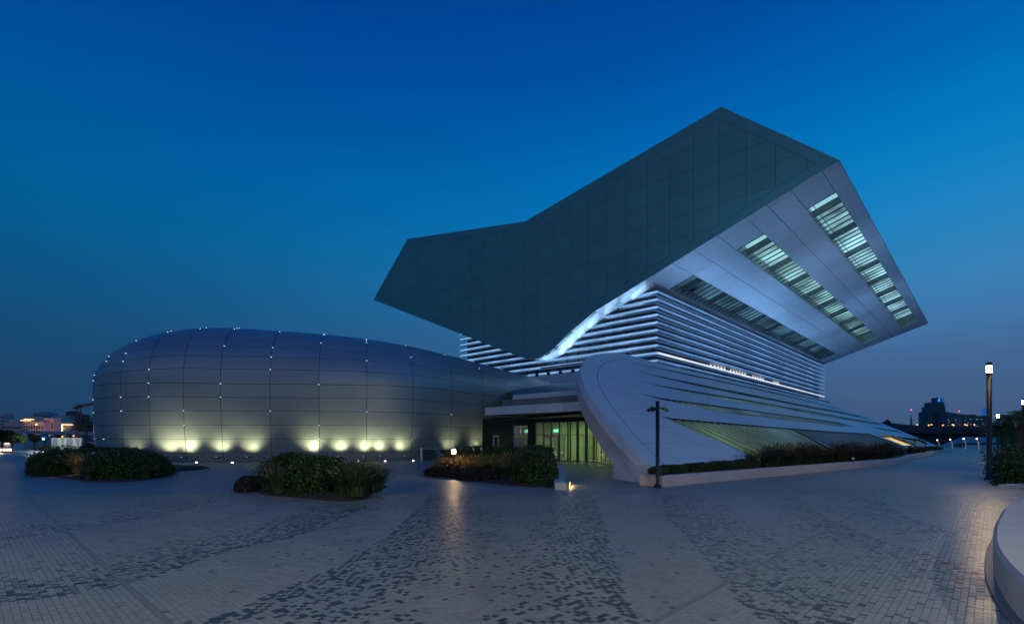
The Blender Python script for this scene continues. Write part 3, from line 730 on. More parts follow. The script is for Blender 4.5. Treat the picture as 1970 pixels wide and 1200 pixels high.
for x0, x1 in zip(xs[:-1], xs[1:]):
    wallrect(MB(), x0 + .5, x1 - .5, 2.29, 3.34, EA + 0.02, 0.015).build("pane", M_clear, ew)
    if x0 not in (1045.5, 1060): wallrect(MB(), x0 + .5, x1 - .5, 0.08, 2.19, EA + 0.02, 0.015).build("pane", M_clear, ew)
for x0, x1 in ((988.5, 1001.3), (1001.7, 1014.5)): wallrect(MB(), x0 + .5, x1 - .5, 2.29, 3.1, EA + 0.02, 0.015).build("pane", M_clear, ew)
for x0, x1 in ((988.6, 1001.2), (1001.8, 1014.4), (1046.2, 1059.6), (1060.4, 1075.0)):
    d_ = MB()
    for q_ in ((x0, x0 + 1.3, 0.02, 2.16), (x1 - 1.3, x1, 0.02, 2.16), (x0 + 1.3, x1 - 1.3, 2.02, 2.16), (x0 + 1.3, x1 - 1.3, 0.02, 0.18), (x0 + 1.3, x1 - 1.3, 1.0, 1.06)): wallrect(d_, *q_, EA - 0.04, 0.07)
    d_ = d_.build("door", fr_, LIB); wallrect(MB(), x0 + 1.4, x1 - 1.4, 0.19, 2.0, EA + 0.0, 0.015).build("pane", M_clear, d_)
    hx = x1 - 2.2 if x0 in (988.6, 1046.2) else x0 + 2.2
    wallrect(MB(), hx - .25, hx + .25, 0.75, 1.5, EA - 0.12, 0.05).build("handle", M_mullL, d_)
d_ = MB()
for q_ in ((949, 950.6, 0, 2.25), (958.4, 960, 0, 2.25), (950.6, 958.4, 2.13, 2.25)): wallrect(d_, *q_, EA - 0.04, 0.1)
d_ = d_.build("door_frame", mat("white_frame", (0.6, 0.6, 0.6), 0.5), LIB); wallrect(MB(), 950.7, 958.3, 0, 2.12, EA + 0.02, 0.03).build("door_leaf", M_mull, d_)
# curved glass return towards the wing
cv = [LW(EA, -4.95, 0), LW(-20.6, -5.8, 0), LW(-21.6, -6.9, 0), LW(-23.2, -8.3, 0), LW(-25.0, -9.8, 0), LW(-26.8, -11.2, 0)]
for p, q_ in zip(cv[:-1], cv[1:]):
    MB().quad(p + UZ * .08, q_ + UZ * .08, q_ + UZ * 3.34, p + UZ * 3.34).build("curved_pane", M_clear, ew)
    MB().box(q_ + UZ * 1.7, (0.05, 0.1, 3.3), (1, 0)).build("mullion", M_mull, ew)
    MB().prism([p, q_, q_ + UZ * .07, p + UZ * .07], Vector((0, .05, 0))).build("sill", M_mull, ew)
# foyer behind the glass
M_foyer = mat("foyer_wall", (0.62, 0.60, 0.45), 0.6, var=0.08, scale=0.6)
fy = MB(); fy.quad(LW(-14.5, 6, 0), LW(-14.5, -11, 0), LW(-14.5, -11, 3.7), LW(-14.5, 6, 3.7)); fy.quad(LW(-14.5, 6, 3.7), LW(-14.5, -11, 3.7), LW(-26, -11, 3.7), LW(-19.7, 6, 3.7)); fy.quad(LW(-19.8, 6, 0), LW(-14.5, 6, 0), LW(-14.5, 6, 3.7), LW(-19.8, 6, 3.7))
fy.build("foyer_wall", M_foyer, LIB)
MB().quad(LW(-14.5, 6, 0.01), LW(-14.5, -11, 0.01), LW(-26.5, -11, 0.01), LW(-19.9, 6, 0.01)).build("foyer_floor", mat("foyer_floor", (0.25, 0.25, 0.22), 0.25), LIB)
for s, w_, h_ in ((-1.0, 1.3, 2.2), (-3.6, 0.5, 2.6), (-6.3, 1.5, 1.9), (2.6, 1.2, 2.2), (-9, 1.0, 2.4)):
    MB().box(LW(-14.7, s, h_ / 2), (0.12, w_, h_), (UR.x, UR.y)).build("foyer_door", mat("foyer_door_tan", (0.42, 0.38, 0.26), 0.5), LIB)
area("foyer_light", LW(-17.3, -3.5, 3.6), -UZ, 14, 1.2, UL, 320, (1.0, 0.98, 0.66), LIB)
for s in (4, 1, -2, -5, -8): MB().box(LW(-17.3, s, 3.66), (0.5, 0.5, 0.04), (UR.x, UR.y)).build("ceiling_lamp", emat("foyer_lamp", (0.95, 1.0, 0.8), 4.0), LIB)
E_exit = emat("exit_sign_glow", (0.10, 0.85, 0.62), 2.2)
def exit_sign(xp):
    s = sx_at(xp); o = MB().box(LW(EA + 0.4, s, 2.62), (0.05, 0.62, 0.26), (UR.x, UR.y)).build("exit_sign", E_exit, LIB)
    q = []                                                          # the word EXIT, cut from flat strokes
    def st(x0, y0, x1, y1, w=0.028):
        d = Vector((x1 - x0, y1 - y0)).normalized(); n = Vector((-d.y, d.x)) * w / 2
        q.append([(x0 + n.x, y0 + n.y), (x0 - n.x, y0 - n.y), (x1 - n.x, y1 - n.y), (x1 + n.x, y1 + n.y)])
    for x in (-0.25,): [st(*t) for t in ((x, -.08, x, .08), (x, .08, x + .1, .08), (x, 0, x + .08, 0), (x, -.08, x + .1, -.08))]
    st(-.10, -.085, .02, .085); st(-.10, .085, .02, -.085); st(.075, -.085, .075, .085); st(.185, -.085, .185, .07); st(.12, .08, .25, .08)
    b = MB()
    for r_ in q: b.quad(*[LW(EA + 0.368, s - x, 2.62 + y) for x, y in r_])
    b.build("lettering", emat("exit_letters", (0.9, 1, 0.95), 2.5), o)
exit_sign(1005.5); exit_sign(1065)

# ------------------------------------------------------------------ vegetation
L_hedge = leafmat("hedge_leaf", (0.018, 0.038, 0.012), (0.055, 0.082, 0.026))
L_shrub = leafmat("shrub_leaf", (0.028, 0.045, 0.012), (0.08, 0.10, 0.03))
L_purple = leafmat("dark_shrub_leaf", (0.020, 0.018, 0.016), (0.042, 0.034, 0.028))
L_grass = leafmat("grass_blade", (0.022, 0.042, 0.016), (0.085, 0.10, 0.05))
L_gold = leafmat("dry_grass_blade", (0.17, 0.13, 0.04), (0.30, 0.24, 0.09))
L_plume = leafmat("plume", (0.10, 0.058, 0.045), (0.17, 0.11, 0.08))
L_palm = leafmat("palm_leaf", (0.045, 0.080, 0.018), (0.11, 0.14, 0.035))
L_tree = leafmat("tree_leaf", (0.030, 0.055, 0.018), (0.07, 0.10, 0.03))
M_bark = mat("bark", (0.06, 0.045, 0.032), 0.9, var=0.3, scale=8, bump=0.5, bscale=15)
def leaf_quads(P, size, up=0.0):
    n = len(P); a = RNG.normal(size=(n, 3)); a[:, 2] += up; a /= np.linalg.norm(a, axis=1, keepdims=True)
    b = RNG.normal(size=(n, 3)); b -= (b * a).sum(1, keepdims=True) * a; b /= np.linalg.norm(b, axis=1, keepdims=True)
    s = size * (0.6 + 0.8 * RNG.random((n, 1)))
    return np.stack([P - a * s, P + b * s * .42, P + a * s, P - b * s * .42], 1)
def hedge_cloud(hx, hy, h, n, size, e=4.5, lump=0.05):
    """points over a clipped box with rounded shoulders"""
    u = RNG.normal(size=(n * 2, 3)); u[:, 2] = np.abs(u[:, 2]) * 1.0
    u /= (np.abs(u) ** e).sum(1, keepdims=True) ** (1 / e)
    u[:, :2] += 0
    P = u * np.array([hx, hy, h])
    k = 2.2; w = np.sin(P[:, 0] * k + P[:, 1] * 1.7) * np.cos(P[:, 1] * k * 1.3 + P[:, 2] * 3)
    P *= (1 + lump * w[:, None] - RNG.normal(0.02, 0.05, (len(P), 1)))
    return P[:n]
def hedge(name, c, hx, hy, h, rz, label, cat="hedge", leaf=L_hedge, n=5200, size=0.062, e=4.5, lump=0.05, group=None):
    t = thing(name, c, label, cat, group, rz)
    P = hedge_cloud(hx, hy, h, n, size, e, lump)
    R = np.array(Matrix.Rotation(rz, 3, 'Z')); P = P @ R.T + np.array(c)
    o = quads_mesh("foliage", leaf_quads(P, size), leaf, t); tag(o, kind='stuff')
    b = MB(); m = 14
    for i in range(7):
        for j in range(m):
            pass
    rr = random.Random(len(name) + int(hx * 100))
    for i in range(max(4, int(hx * hy * 5))):
        x, y = rr.uniform(-hx * .8, hx * .8), rr.uniform(-hy * .8, hy * .8)
        p = Vector(c) + Matrix.Rotation(rz, 3, 'Z') @ Vector((x, y, 0)); q = Vector(c) + Matrix.Rotation(rz, 3, 'Z') @ Vector((x * 1.1 + rr.uniform(-.1, .1), y * 1.1, h * .8))
        b.tube([p, p.lerp(q, .5) + Vector((rr.uniform(-.06, .06), rr.uniform(-.06, .06), 0)), q], [.02, .014, .006], 5)
    b.build("stems", M_bark, t)
    # dense twiggy interior so that the hedge is not see-through
    P2 = hedge_cloud(hx * .86, hy * .86, h * .9, int(n * .5), size, e, lump) @ R.T + np.array(c)
    o = quads_mesh("inner_foliage", leaf_quads(P2, size * 1.7), leaf, t); tag(o, kind='stuff')
    return t
def grass_mesh(n, h, spread, mats, plume=0.0, width=0.011, seed=0, lean=0.85):
    r = np.random.default_rng(seed); Q = []; I = []
    for k in range(n):
        an = r.uniform(0, 2 * math.pi); rad = spread * 0.35 * math.sqrt(r.random()); p = np.array([rad * math.cos(an), rad * math.sin(an), 0.0])
        d = np.array([math.cos(an + r.normal(0, .5)), math.sin(an + r.normal(0, .5)), 0]); ln = h * r.uniform(.6, 1.12); le = lean * spread * r.uniform(.15, 1.0)
        sd = np.array([-d[1], d[0], 0]) * width * r.uniform(.7, 1.4)
        t = [0, .4, .75, 1.0]; pts = [p + d * le * (x ** 2) + np.array([0, 0, ln * (x - .22 * x * x * le / max(spread, .1))]) for x in t]
        ws = [1, .9, .6, .12]
        for a in range(3): Q.append([pts[a] - sd * ws[a], pts[a] + sd * ws[a], pts[a + 1] + sd * ws[a + 1], pts[a + 1] - sd * ws[a + 1]]); I.append(0)
        if r.random() < plume:
            tip = pts[3]; dirv = pts[3] - pts[2]; dirv /= np.linalg.norm(dirv); L_ = .16 * r.uniform(.8, 1.3)
            for m_ in range(3):
                s2 = r.normal(size=3); s2 -= s2 @ dirv * dirv; s2 /= np.linalg.norm(s2); s2 *= .016
                Q.append([tip - dirv * .02, tip + s2 + dirv * L_ * .4, tip + dirv * L_ + np.array([d[0], d[1], -1]) * .03, tip - s2 + dirv * L_ * .4]); I.append(1)
    o = quads_mesh("blades", np.array(Q), None, None, mats=mats, midx=I); me = o.data; bpy.data.objects.remove(o); return me
GR = [grass_mesh(520, 1.0, 0.75, [L_grass, L_gold], 0.12, seed=i) for i in range(3)]
GG = [grass_mesh(420, 0.8, 0.55, [L_gold, L_gold], 0.25, seed=10 + i) for i in range(2)]
GF = [grass_mesh(420, 1.12, 0.7, [leafmat("fountain_blade", (0.022, 0.034, 0.016), (0.06, 0.06, 0.032)), L_plume], 0.28, seed=20 + i, width=0.010) for i in range(4)]
GK = {id(m): i for i, m in enumerate(GR + GG + GF)}
def clump(name, p, me, sc, label, group, cat="grass"):
    t = thing(name, p, label, cat, group, 0)
    o = bpy.data.objects.new("blades", me); COL.objects.link(o); o.parent = t; o.scale = (sc, sc, sc); o.rotation_euler = (0, 0, random.uniform(0, 6)); tag(o, kind='stuff')
    c = MB().lathe((0, 0, 0), [(0.16 * sc, -0.02), (0.2 * sc, 0.06 * sc), (0.09 * sc, 0.2 * sc), (0.01, 0.26 * sc)], 9); oc = bpy.data.objects.new("crown_base", None)
    bpy.data.objects.remove(oc); me2 = bpy.data.meshes.new("crown_base"); me2.from_pydata([tuple(v) for v in c.v], [], c.f); me2.materials.append(M_soil); o2 = bpy.data.objects.new("crown_base", me2); COL.objects.link(o2); o2.parent = t
    return t
def bed(name, pts, label, h=0.10, k_=0.9):
    n = len(pts); c = Vector((sum(p.x for p in pts) / n, sum(p.y for p in pts) / n, 0)); sm = []; pts = [c + (p - c) * k_ for p in pts]
    for i in range(n):
        p0, p1, p2, p3 = [pts[(i + k) % n] for k in (-1, 0, 1, 2)]
        for t in (0, .25, .5, .75): sm.append(0.5 * ((2 * p1) + (-p0 + p2) * t + (2 * p0 - 5 * p1 + 4 * p2 - p3) * t * t + (-p0 + 3 * p1 - 3 * p2 + p3) * t ** 3))
    V = [c + Vector((0, 0, h * 1.6))]; F = []; k = len(sm)
    for f, z in ((.5, h * 1.5), (.82, h * 1.1), (.97, h * .4), (1.0, -0.02)): V += [c + (p - c) * f + Vector((0, 0, z)) for p in sm]
    for i in range(k): F.append((0, 1 + i, 1 + (i + 1) % k))
    for r in range(3):
        for i in range(k): a, b_ = 1 + r * k + i, 1 + r * k + (i + 1) % k; F.append((a, a + k, b_ + k, b_))
    t = thing(name, c, label, "planting bed"); meshobj("soil", V, F, M_soil, t, smooth=True)
    E2 = MB()
    rim = [c + (p - c) * 1.004 for p in sm]
    b = MB(); b.v = [p + UZ * .03 for p in rim] + [c + (p - c) * .985 + UZ * .035 for p in sm] + [p - UZ * .02 for p in rim]
    b.f = [(i, (i + 1) % k, k + (i + 1) % k, k + i) for i in range(k)] + [(2 * k + i, 2 * k + (i + 1) % k, (i + 1) % k, i) for i in range(k)]
    b.build("edging", mat("steel_edging", (0.05, 0.035, 0.028), 0.7), t)
    return t
# left bed
bed("planting_bed", [gp(62, 902), gp(75, 915), gp(130, 923), gp(215, 930), gp(292, 923), gp(337, 908), Vector((-19, 33, 0)), Vector((-23, 37, 0)), Vector((-29, 35, 0))], "oval planting bed with two big clipped hedges, at left before the hall")
hedge("clipped_hedge", (-23.4, 26.9, 0.05), 1.3, 1.4, 1.14, -0.5, "long clipped hedge at the left end of the left planting bed", n=8000, e=4.0)
hedge("clipped_hedge", (-18.3, 24.4, 0.05), 1.35, 1.6, 1.17, 0.2, "big clipped hedge right of the golden grass in the left bed", n=8000, e=4.0)
hedge("clipped_hedge", (-26.0, 33.0, 0.05), 2.9, 1.1, 1.2, -0.15, "low hedge along the back of the left planting bed", n=7000)
hedge("loose_shrub", (-18.5, 26.6, 0.05), 0.8, 1.0, 0.92, 0.2, "loose leafy shrub at the right tip of the left bed", "shrub", L_shrub, 3600, 0.06, 2.2, 0.16)
clump("grass_clump", (-20.7, 24.9, 0.1), GG[0], 1.15, "golden lit grass tuft between the two big hedges of the left bed", "grasses of the left bed")
clump("grass_clump", (-21.6, 25.6, 0.1), GG[1], 1.2, "golden lit grass tuft behind its twin in the left bed", "grasses of the left bed")
clump("grass_clump", (-18.6, 22.5, 0.06), GR[1], 0.55, "short dim grass tuft at the front edge of the left bed", "grasses of the left bed")
clump("grass_clump", (-16.9, 23.6, 0.06), GR[2], 0.6, "dim grass tuft at the front right of the left bed's big hedge", "grasses of the left bed")
# middle bed
bed("planting_bed", [gp(458, 939), gp(490, 953), gp(560, 961), gp(660, 970), gp(718, 966), gp(743, 947), Vector((-4.6, 20.6, 0)), Vector((-7.5, 22.3, 0)), Vector((-10.2, 21.5, 0))], "oval planting bed with a hedge and grasses, in the middle left of the plaza", k_=0.82)
hedge("clipped_hedge", (-8.0, 19.8, 0.05), 1.7, 0.7, 1.12, -0.35, "dark hedge at the back of the middle planting bed", n=5500, lump=.08)
hedge("clipped_hedge", (-6.6, 17.3, 0.05), 0.85, 1.15, 1.1, 0.1, "rounded dark hedge in the centre of the middle planting bed", n=5500, e=3.2, lump=.1)
hedge("low_shrub", (-9.35, 18.3, 0.04), 0.55, 0.7, 0.46, 0.4, "low dark purple shrub at the left tip of the middle bed", "shrub", L_purple, 2400, 0.05, 2.3, .15)
for i, (x, y, s, lb) in enumerate(((-8.2, 17.4, .92, "pale grass clump left of the rounded hedge in the middle bed"), (-7.5, 16.6, .8, "shorter grass clump at the front left of the middle bed"),
      (-5.3, 16.2, 1.0, "tall grass clump right of the rounded hedge in the middle bed"), (-4.7, 15.5, .95, "broad grass clump at the front of the middle bed"), (-4.55, 16.9, .95, "grass clump at the right tip of the middle bed"), (-5.4, 17.6, 1.0, "grass clump at the rear right of the middle bed"), (-4.9, 16.2, 1.0, "grass clump in the thick of the middle bed's right half"))):
    clump("grass_clump", (x, y, .1), GR[i % 3], s, lb, "grasses of the middle bed")
# bed by the entrance
bed("planting_bed", [gp(830, 911), gp(868, 921), gp(960, 933), gp(1064, 941), Vector((2.05, 20.5, 0)), Vector((2.5, 26, 0)), Vector((2.3, 32, 0)), Vector((-3.0, 34, 0)), Vector((-5.6, 30.5, 0))], "planting bed with a white kerb, before the library entrance")
hedge("clipped_hedge", (1.0, 20.9, 0.05), 0.75, 0.95, 1.18, 0.05, "leafy hedge at the near right corner of the entrance bed", n=5200, e=3.2, lump=.1)
hedge("clipped_hedge", (1.2, 24.6, 0.05), 0.85, 2.2, 1.34, -0.1, "dark hedge along the right side of the entrance bed", n=6500, lump=.08)
hedge("clipped_hedge", (-1.2, 29.0, 0.05), 2.7, 0.85, 1.28, 0.0, "dark hedge along the back of the entrance bed", n=6500, lump=.08)
hedge("low_shrub", (-3.3, 25.4, 0.04), 1.35, 0.7, 0.55, -0.85, "low dark red shrub at the left tip of the entrance bed", "shrub", L_purple, 3800, 0.055, 2.6, .15)
hedge("low_shrub", (-1.55, 23.0, 0.04), 1.1, 0.6, 0.5, -0.75, "low dark red shrub at the front of the entrance bed", "shrub", L_purple, 3200, 0.055, 2.6, .15)
for i, (x, y, s, m, lb) in enumerate(((-3.2, 27.0, .95, GG[0], "golden lamplit grass clump right beside the bollard lamp"), (-2.4, 26.4, 1.0, GG[1], "golden grass clump second from the bollard lamp"), (-1.6, 26.0, 1.05, GG[0], "golden grass clump third from the bollard lamp"), (-0.8, 25.6, 1.05, GG[1], "golden grass clump in the middle of the entrance bed"),
      (-0.1, 22.6, 1.05, GR[0], "dark green grass clump at the front centre of the entrance bed"), (0.15, 23.8, 1.1, GR[1], "dark green grass clump behind the front one in the entrance bed"), (-0.5, 24.3, 1.0, GR[2], "dark green grass clump left of centre in the entrance bed"), (0.1, 21.4, .85, GR[2], "small green grass clump nearest the plaza in the entrance bed"), (-3.9, 28.4, .85, GG[1], "golden grass clump behind the bollard lamp"))):
    clump("grass_clump", (x, y, .1), m, s, lb, "grasses of the entrance bed")

# ------------------------------------------------------------------ planter along the wing
def wallstrip(name, pts, h, w, m, parent, side=1, bev=0.03):
    """low wall following ground points, built to the left of the walking direction"""
    n = len(pts); L_ = []
    for i in range(n):
        t = (pts[min(i + 1, n - 1)] - pts[max(i - 1, 0)]); t.z = 0; t.normalize(); L_.append(Vector((-t.y, t.x, 0)) * side)
    V = []; F = []
    for p, nn in zip(pts, L_):
        V += [p - UZ * .03, p + UZ * (h - bev), p + nn * bev + UZ * h, p + nn * (w - bev) + UZ * h, p + nn * w + UZ * (h - bev), p + nn * w - UZ * .03]
    for i in range(n - 1):
        for k in range(5): a = i * 6 + k; F.append((a, a + 1, a + 7, a + 6) if side < 0 else (a, a + 6, a + 7, a + 1))
    F.append(tuple(range(6))); F.append(tuple(range((n - 1) * 6, n * 6)))
    return meshobj(name, V, F, m, parent)
M_kerbwall = mat("planter_wall", (0.60, 0.48, 0.45), 0.6, var=0.10, scale=1.2, bump=0.1, bscale=25)
pl = thing("planter_wall", gp(1275, 936), "long low pale pink planter wall running along the white wing", "planter")
def subdiv(pts, step):
    out = [pts[0]]
    for a, b in zip(pts[:-1], pts[1:]):
        k = max(1, int(round((b - a).length / step)))
        out += [a.lerp(b, i / k) for i in range(1, k + 1)]
    return out
P_front = [gp(1275, 936), gp(1720, 893.2), gp(1742, 889), gp(1754, 882.5), Vector((50.0, 60.5, 0))]
seg = subdiv(P_front, 3.2)
for a, b in zip(seg[:-1], seg[1:]):
    d = (b - a).normalized() * 0.004
    wallstrip("wall_block", [a + d, b - d], 0.42, 0.34, M_kerbwall, pl)
e0 = gp(1275, 936); e1 = e0 + Vector((-0.55, 0.78, 0)).normalized() * 1.15
wallstrip("end_block", [e1, e0 + Vector((-0.02, 0.01, 0))], 0.42, 0.34, M_kerbwall, pl)
V = [p + Vector((-.15, .22, 0.33)) for p in seg]; V2 = [p + Vector((-2.6, 3.0, 0)) * min(1.0, 0.22 + 0.13 * i) + UZ * 0.40 for i, p in enumerate(seg)]
meshobj("soil", V + V2, [(i, i + 1, len(V) + i + 1, len(V) + i) for i in range(len(V) - 1)], M_soil, pl)
pl2 = thing("planter_wall", Vector((50, 60.5, 0)), "short stepped-back planter wall at the far end of the wing", "planter")
wallstrip("wall_block", [Vector((51.2, 62.8, 0)), Vector((66.5, 77.5, 0))], 0.42, 0.4, M_kerbwall, pl2)
MB().prism([Vector((51.0, 63.3, .3)), Vector((66.2, 78, .3)), Vector((63, 81, .3)), Vector((48, 66, .3))], UZ * .04).build("soil", M_soil, pl2)
# low hedge, then tall fountain grass
pa_, pb_ = gp(1290, 934), gp(1486, 915.5)
for i in range(4):
    c = pa_.lerp(pb_, (i + .5) / 4) + Vector((-.55, .70, .30)); ln = (pb_ - pa_).length / 8
    hedge("low_hedge", tuple(c), ln * 1.06, 0.36, 0.42 + 0.03 * i, math.atan2((pb_ - pa_).y, (pb_ - pa_).x), ("low dark hedge just behind the camera post", "low dark hedge second from the camera post", "low dark hedge third from the camera post", "low dark hedge next to the tall grasses")[i], n=3000, size=.05, e=3.2, lump=.12)
pa_, pb_ = gp(1480, 916.5), gp(1742, 889.5)
ng = 26
for i in range(ng):
    t_ = (i + .5) / ng; c = pa_.lerp(pb_, t_ ** 1.0) + Vector((-.5, .62, 0)) * random.uniform(.85, 1.4) + Vector((0, 0, .33))
    clump("fountain_grass", tuple(c), GF[i % 4], random.uniform(.82, 1.16), "tall brownish fountain grass in the planter row along the wing", "fountain grasses in the planter")
pa_, pb_ = gp(1748, 884), Vector((49.5, 60, 0))
for i in range(16):
    c = pa_.lerp(pb_, (i + .5) / 16) + Vector((-.9, .95, 0)) * random.uniform(.8, 1.5) + Vector((0, 0, .3))
    clump("fountain_grass", tuple(c), GR[i % 3], random.uniform(.7, .85), "pale grass in the far part of the planter by the stair", "pale grasses at the far end of the planter")
hedge("low_hedge", (56.5, 69.5, .3), 8.5, .8, .55, math.radians(44), "low hedge in the stepped-back far planter", n=5000, size=.09)
for i, (x, y) in enumerate(((1641, 881.5), )):
    pass

# ------------------------------------------------------------------ lamps, posts, bench
M_post = mat("post_black", (0.010, 0.010, 0.012), 0.42)
def street_lamp(base, h, r, label, power, col=(1.0, 0.70, 0.36), hidden=False, em=E_warm):
    t = thing("street_lamp", base, label, "street lamp", "street lamps"); b = Vector(base)
    MB().lathe(b, [(r * 1.9, 0), (r * 1.9, .03), (r * 1.15, .09), (r, .12), (r, h - .48)], 14).build("pole", M_post, t, True)
    MB().lathe(b, [(r * .96, h - .48), (r * .96, h - .46), (r * .96, h - .18), (r * .94, h - .16)], 14).build("lantern", em, t, True)
    MB().lathe(b, [(r * 1.12, h - .17), (r * 1.12, h - .02), (r * .9, h), (0, h + .005)], 14).build("cap", M_post, t, True)
    MB().lathe(b, [(r * 1.1, h - .54), (r * 1.1, h - .47)], 14).build("collar", M_post, t, True)
    l = point("lamp_glow", b + UZ * (h - .32), power, col, r * 1.05, t); return t
street_lamp(gp(1903, 921), 5.38, 0.10, "tall lit black lamp post beside the right hedge", 550)
b2 = at(1920, 862, 52); b2.z = 0
street_lamp((b2.x, b2.y, 0), 4.55, 0.10, "smaller lit lamp post half hidden behind the palms", 120)
b2 = at(1968.5, 862, 46); b2.z = 0
street_lamp((b2.x, b2.y, 0), 5.5, 0.10, "lit lamp post at the right frame edge above the palms", 120)
# lamp posts of the same row behind and beside the viewer light the foreground paving
street_lamp((-9.0, -2.5, 0), 5.38, 0.10, "lit black lamp post behind the viewer at left", 4200, (1.0, 0.95, 0.66))
street_lamp((7.5, -2.5, 0), 5.38, 0.10, "lit black lamp post behind the viewer at right", 4200, (1.0, 0.95, 0.66))
# camera post
cb = gp(1265, 937); t = thing("camera_post", cb, "slim black post carrying surveillance cameras before the white wing", "camera post")
MB().lathe(cb, [(.17, 0), (.16, .03), (.10, .10), (.075, .18), (.072, 3.28)], 14).build("pole", M_post, t, True)
MB().box(cb + Vector((.12, .02, .62)), (.06, .08, .26)).build("junction_box", M_post, t)
for sx_, dy_ in ((-1, 0), (1, 0)):
    arm = MB().tube([cb + UZ * 2.98, cb + Vector((sx_ * .14, 0, 3.02)), cb + Vector((sx_ * .2, 0, 3.0))], .022, 8); arm = arm.build("arm", M_post, t)
    d = Vector((sx_ * .8, -.2, -.42)).normalized(); p = cb + Vector((sx_ * .20, 0, 3.0))
    R = d.to_track_quat('X', 'Z').to_matrix()
    MB().box(p + d * .08, (.26, .10, .10), rot=R).box(p + d * .10 + R @ Vector((0, 0, .056)), (.30, .115, .012), rot=R).build("camera", M_post, t)
    MB().tube([p + d * .21, p + d * .225], .035, 10).build("lens", M_black, t)
d = Vector((-.55, -.5, -.35)).normalized(); R = d.to_track_quat('X', 'Z').to_matrix(); MB().box(cb + Vector((-.13, -.03, 2.97)) + d * .06, (.2, .09, .09), rot=R).build("camera", M_post, t)
# curved white bench wall
cz = [(5.10, 5.10), (5.77, 6.0), (6.5, 6.86), (7.62, 8.05), (8.85, 9.25), (10.4, 10.7), (12.3, 12.1), (14.5, 13.2)]
cz = [(4.55, 4.2)] + cz
pts = [Vector((x - .05, y, 0)) for x, y in cz]; sm = []
for i in range(len(pts) - 1):
    p0, p1, p2, p3 = [pts[max(0, min(len(pts) - 1, i + k))] for k in (-1, 0, 1, 2)]
    for t_ in (0, .2, .4, .6, .8): sm.append(0.5 * ((2 * p1) + (-p0 + p2) * t_ + (2 * p0 - 5 * p1 + 4 * p2 - p3) * t_ * t_ + (-p0 + 3 * p1 - 3 * p2 + p3) * t_ ** 3))
sm.append(pts[-1])
bn = thing("bench_wall", sm[12], "curved white concrete bench wall in the near right corner", "bench")
for i in range(0, len(sm) - 1, 8):
    seg_ = [p.copy() for p in sm[i:min(i + 9, len(sm))]]
    if len(seg_) > 1:
        seg_[-1] = seg_[-1] + (seg_[-2] - seg_[-1]).normalized() * 0.008
        wallstrip("bench_block", seg_, 0.45, 0.62, M_concrete, bn, side=-1, bev=0.04)
bl_ = MB().tube([p + Vector((.66, -.28, .30)) for p in sm[14:36]], .02, 6).build("light_strip", emat("bench_led", (1, .6, .22), 6), bn)
wallstrip("kerb_strip", [p + Vector((-.07, .06, 0)) for p in sm], 0.035, 0.10, mat("grey_kerb", (0.16, 0.16, 0.165), .5), bn, side=-1, bev=0.008)
# kerb and light bar of the entrance bed
kb = thing("curved_kerb", gp(1085, 940), "pale curved kerb with a warm light bar, right of the entrance bed", "kerb")
kp = [gp(1066, 941), gp(1092, 941)]
kc = [(1.56, 18.6), (1.60, 19.6), (1.72, 21.2), (2.0, 23.5), (2.4, 26.5), (2.6, 30), (2.5, 33)]
wallstrip("kerb", [Vector((x, y, 0)) for x, y in kc], 0.26, 0.42, M_concrete, kb, side=-1)
bx0, bx1 = Vector((2.02, 18.5, .06)), Vector((2.34, 21.2, .06))
MB().tube([bx0 + Vector((.06, 0, 0)), bx1 + Vector((.06, 0, 0))], .02, 8).build("light_bar", emat("warm_bar", (1.0, .62, .2), 2.2), kb)
area("bar_glow", (bx0 + bx1) / 2 + Vector((.12, -.02, .03)), Vector((1, -.2, -.6)), 1.9, .05, bx1 - bx0, 4, (1, .66, .3), kb)
# bollard lamp in the entrance bed
bl = at(873, 868, 25.8); t = thing("bollard_lamp", (bl.x, bl.y, 0), "glowing garden bollard lamp at the left of the entrance bed", "garden lamp")
MB().lathe((bl.x, bl.y, 0), [(.05, 0), (.045, .02), (.03, .06), (.03, bl.z - .12)], 10).build("pole", M_post, t)
MB().lathe((bl.x, bl.y, bl.z - .12), [(.085, 0), (.1, .04), (.1, .17), (.07, .23), (0, .24)], 12).build("globe", lantern_mat("bollard_globe", (1, .66, .28), 40, 0.6), t, True)
point("bollard_glow", (bl.x, bl.y - .02, bl.z + .02), 60, (1, .66, .30), .11, t)
for k, (x, y, d_) in enumerate(((911, 864, 27.5), (926, 863, 27.2))):
    p = at(x, y, d_); t = thing("garden_spike", (p.x, p.y, 0), ("unlit garden spike light left of its twin in the entrance bed", "unlit garden spike light right of its twin in the entrance bed")[k], "garden lamp")
    MB().lathe((p.x, p.y, 0), [(.02, 0), (.02, p.z - .03)], 8).build("pole", M_post, t); MB().tube([(p.x, p.y - .09, p.z - .02), (p.x, p.y + .1, p.z + .05)], .05, 10).build("head", M_mullL, t)
p = at(179, 872, 27.0); t = thing("garden_spike", (p.x, p.y, 0), "unlit garden spike light behind the golden tuft in the left bed", "garden lamp")
MB().lathe((p.x, p.y, 0), [(.02, 0), (.02, p.z - .03)], 8).build("pole", M_post, t); MB().tube([(p.x, p.y - .09, p.z - .02), (p.x, p.y + .1, p.z + .05)], .06, 10).build("head", M_mullL, t)
# hidden spike lamp that lights the golden tuft of the left bed
t = thing("garden_spot", (-21.0, 26.4, 0), "small garden spotlight behind the golden tuft in the left bed", "garden lamp")
MB().tube([(-21.0, 26.4, 0), (-21.0, 26.4, .5), (-20.95, 26.3, .62)], [.02, .02, .05], 8).build("head", M_post, t)
spot("garden_beam", (-20.6, 26.0, 1.25), (-21.0, 25.0, .6), 130, (1, .66, .2), 80, .8, .04, t)
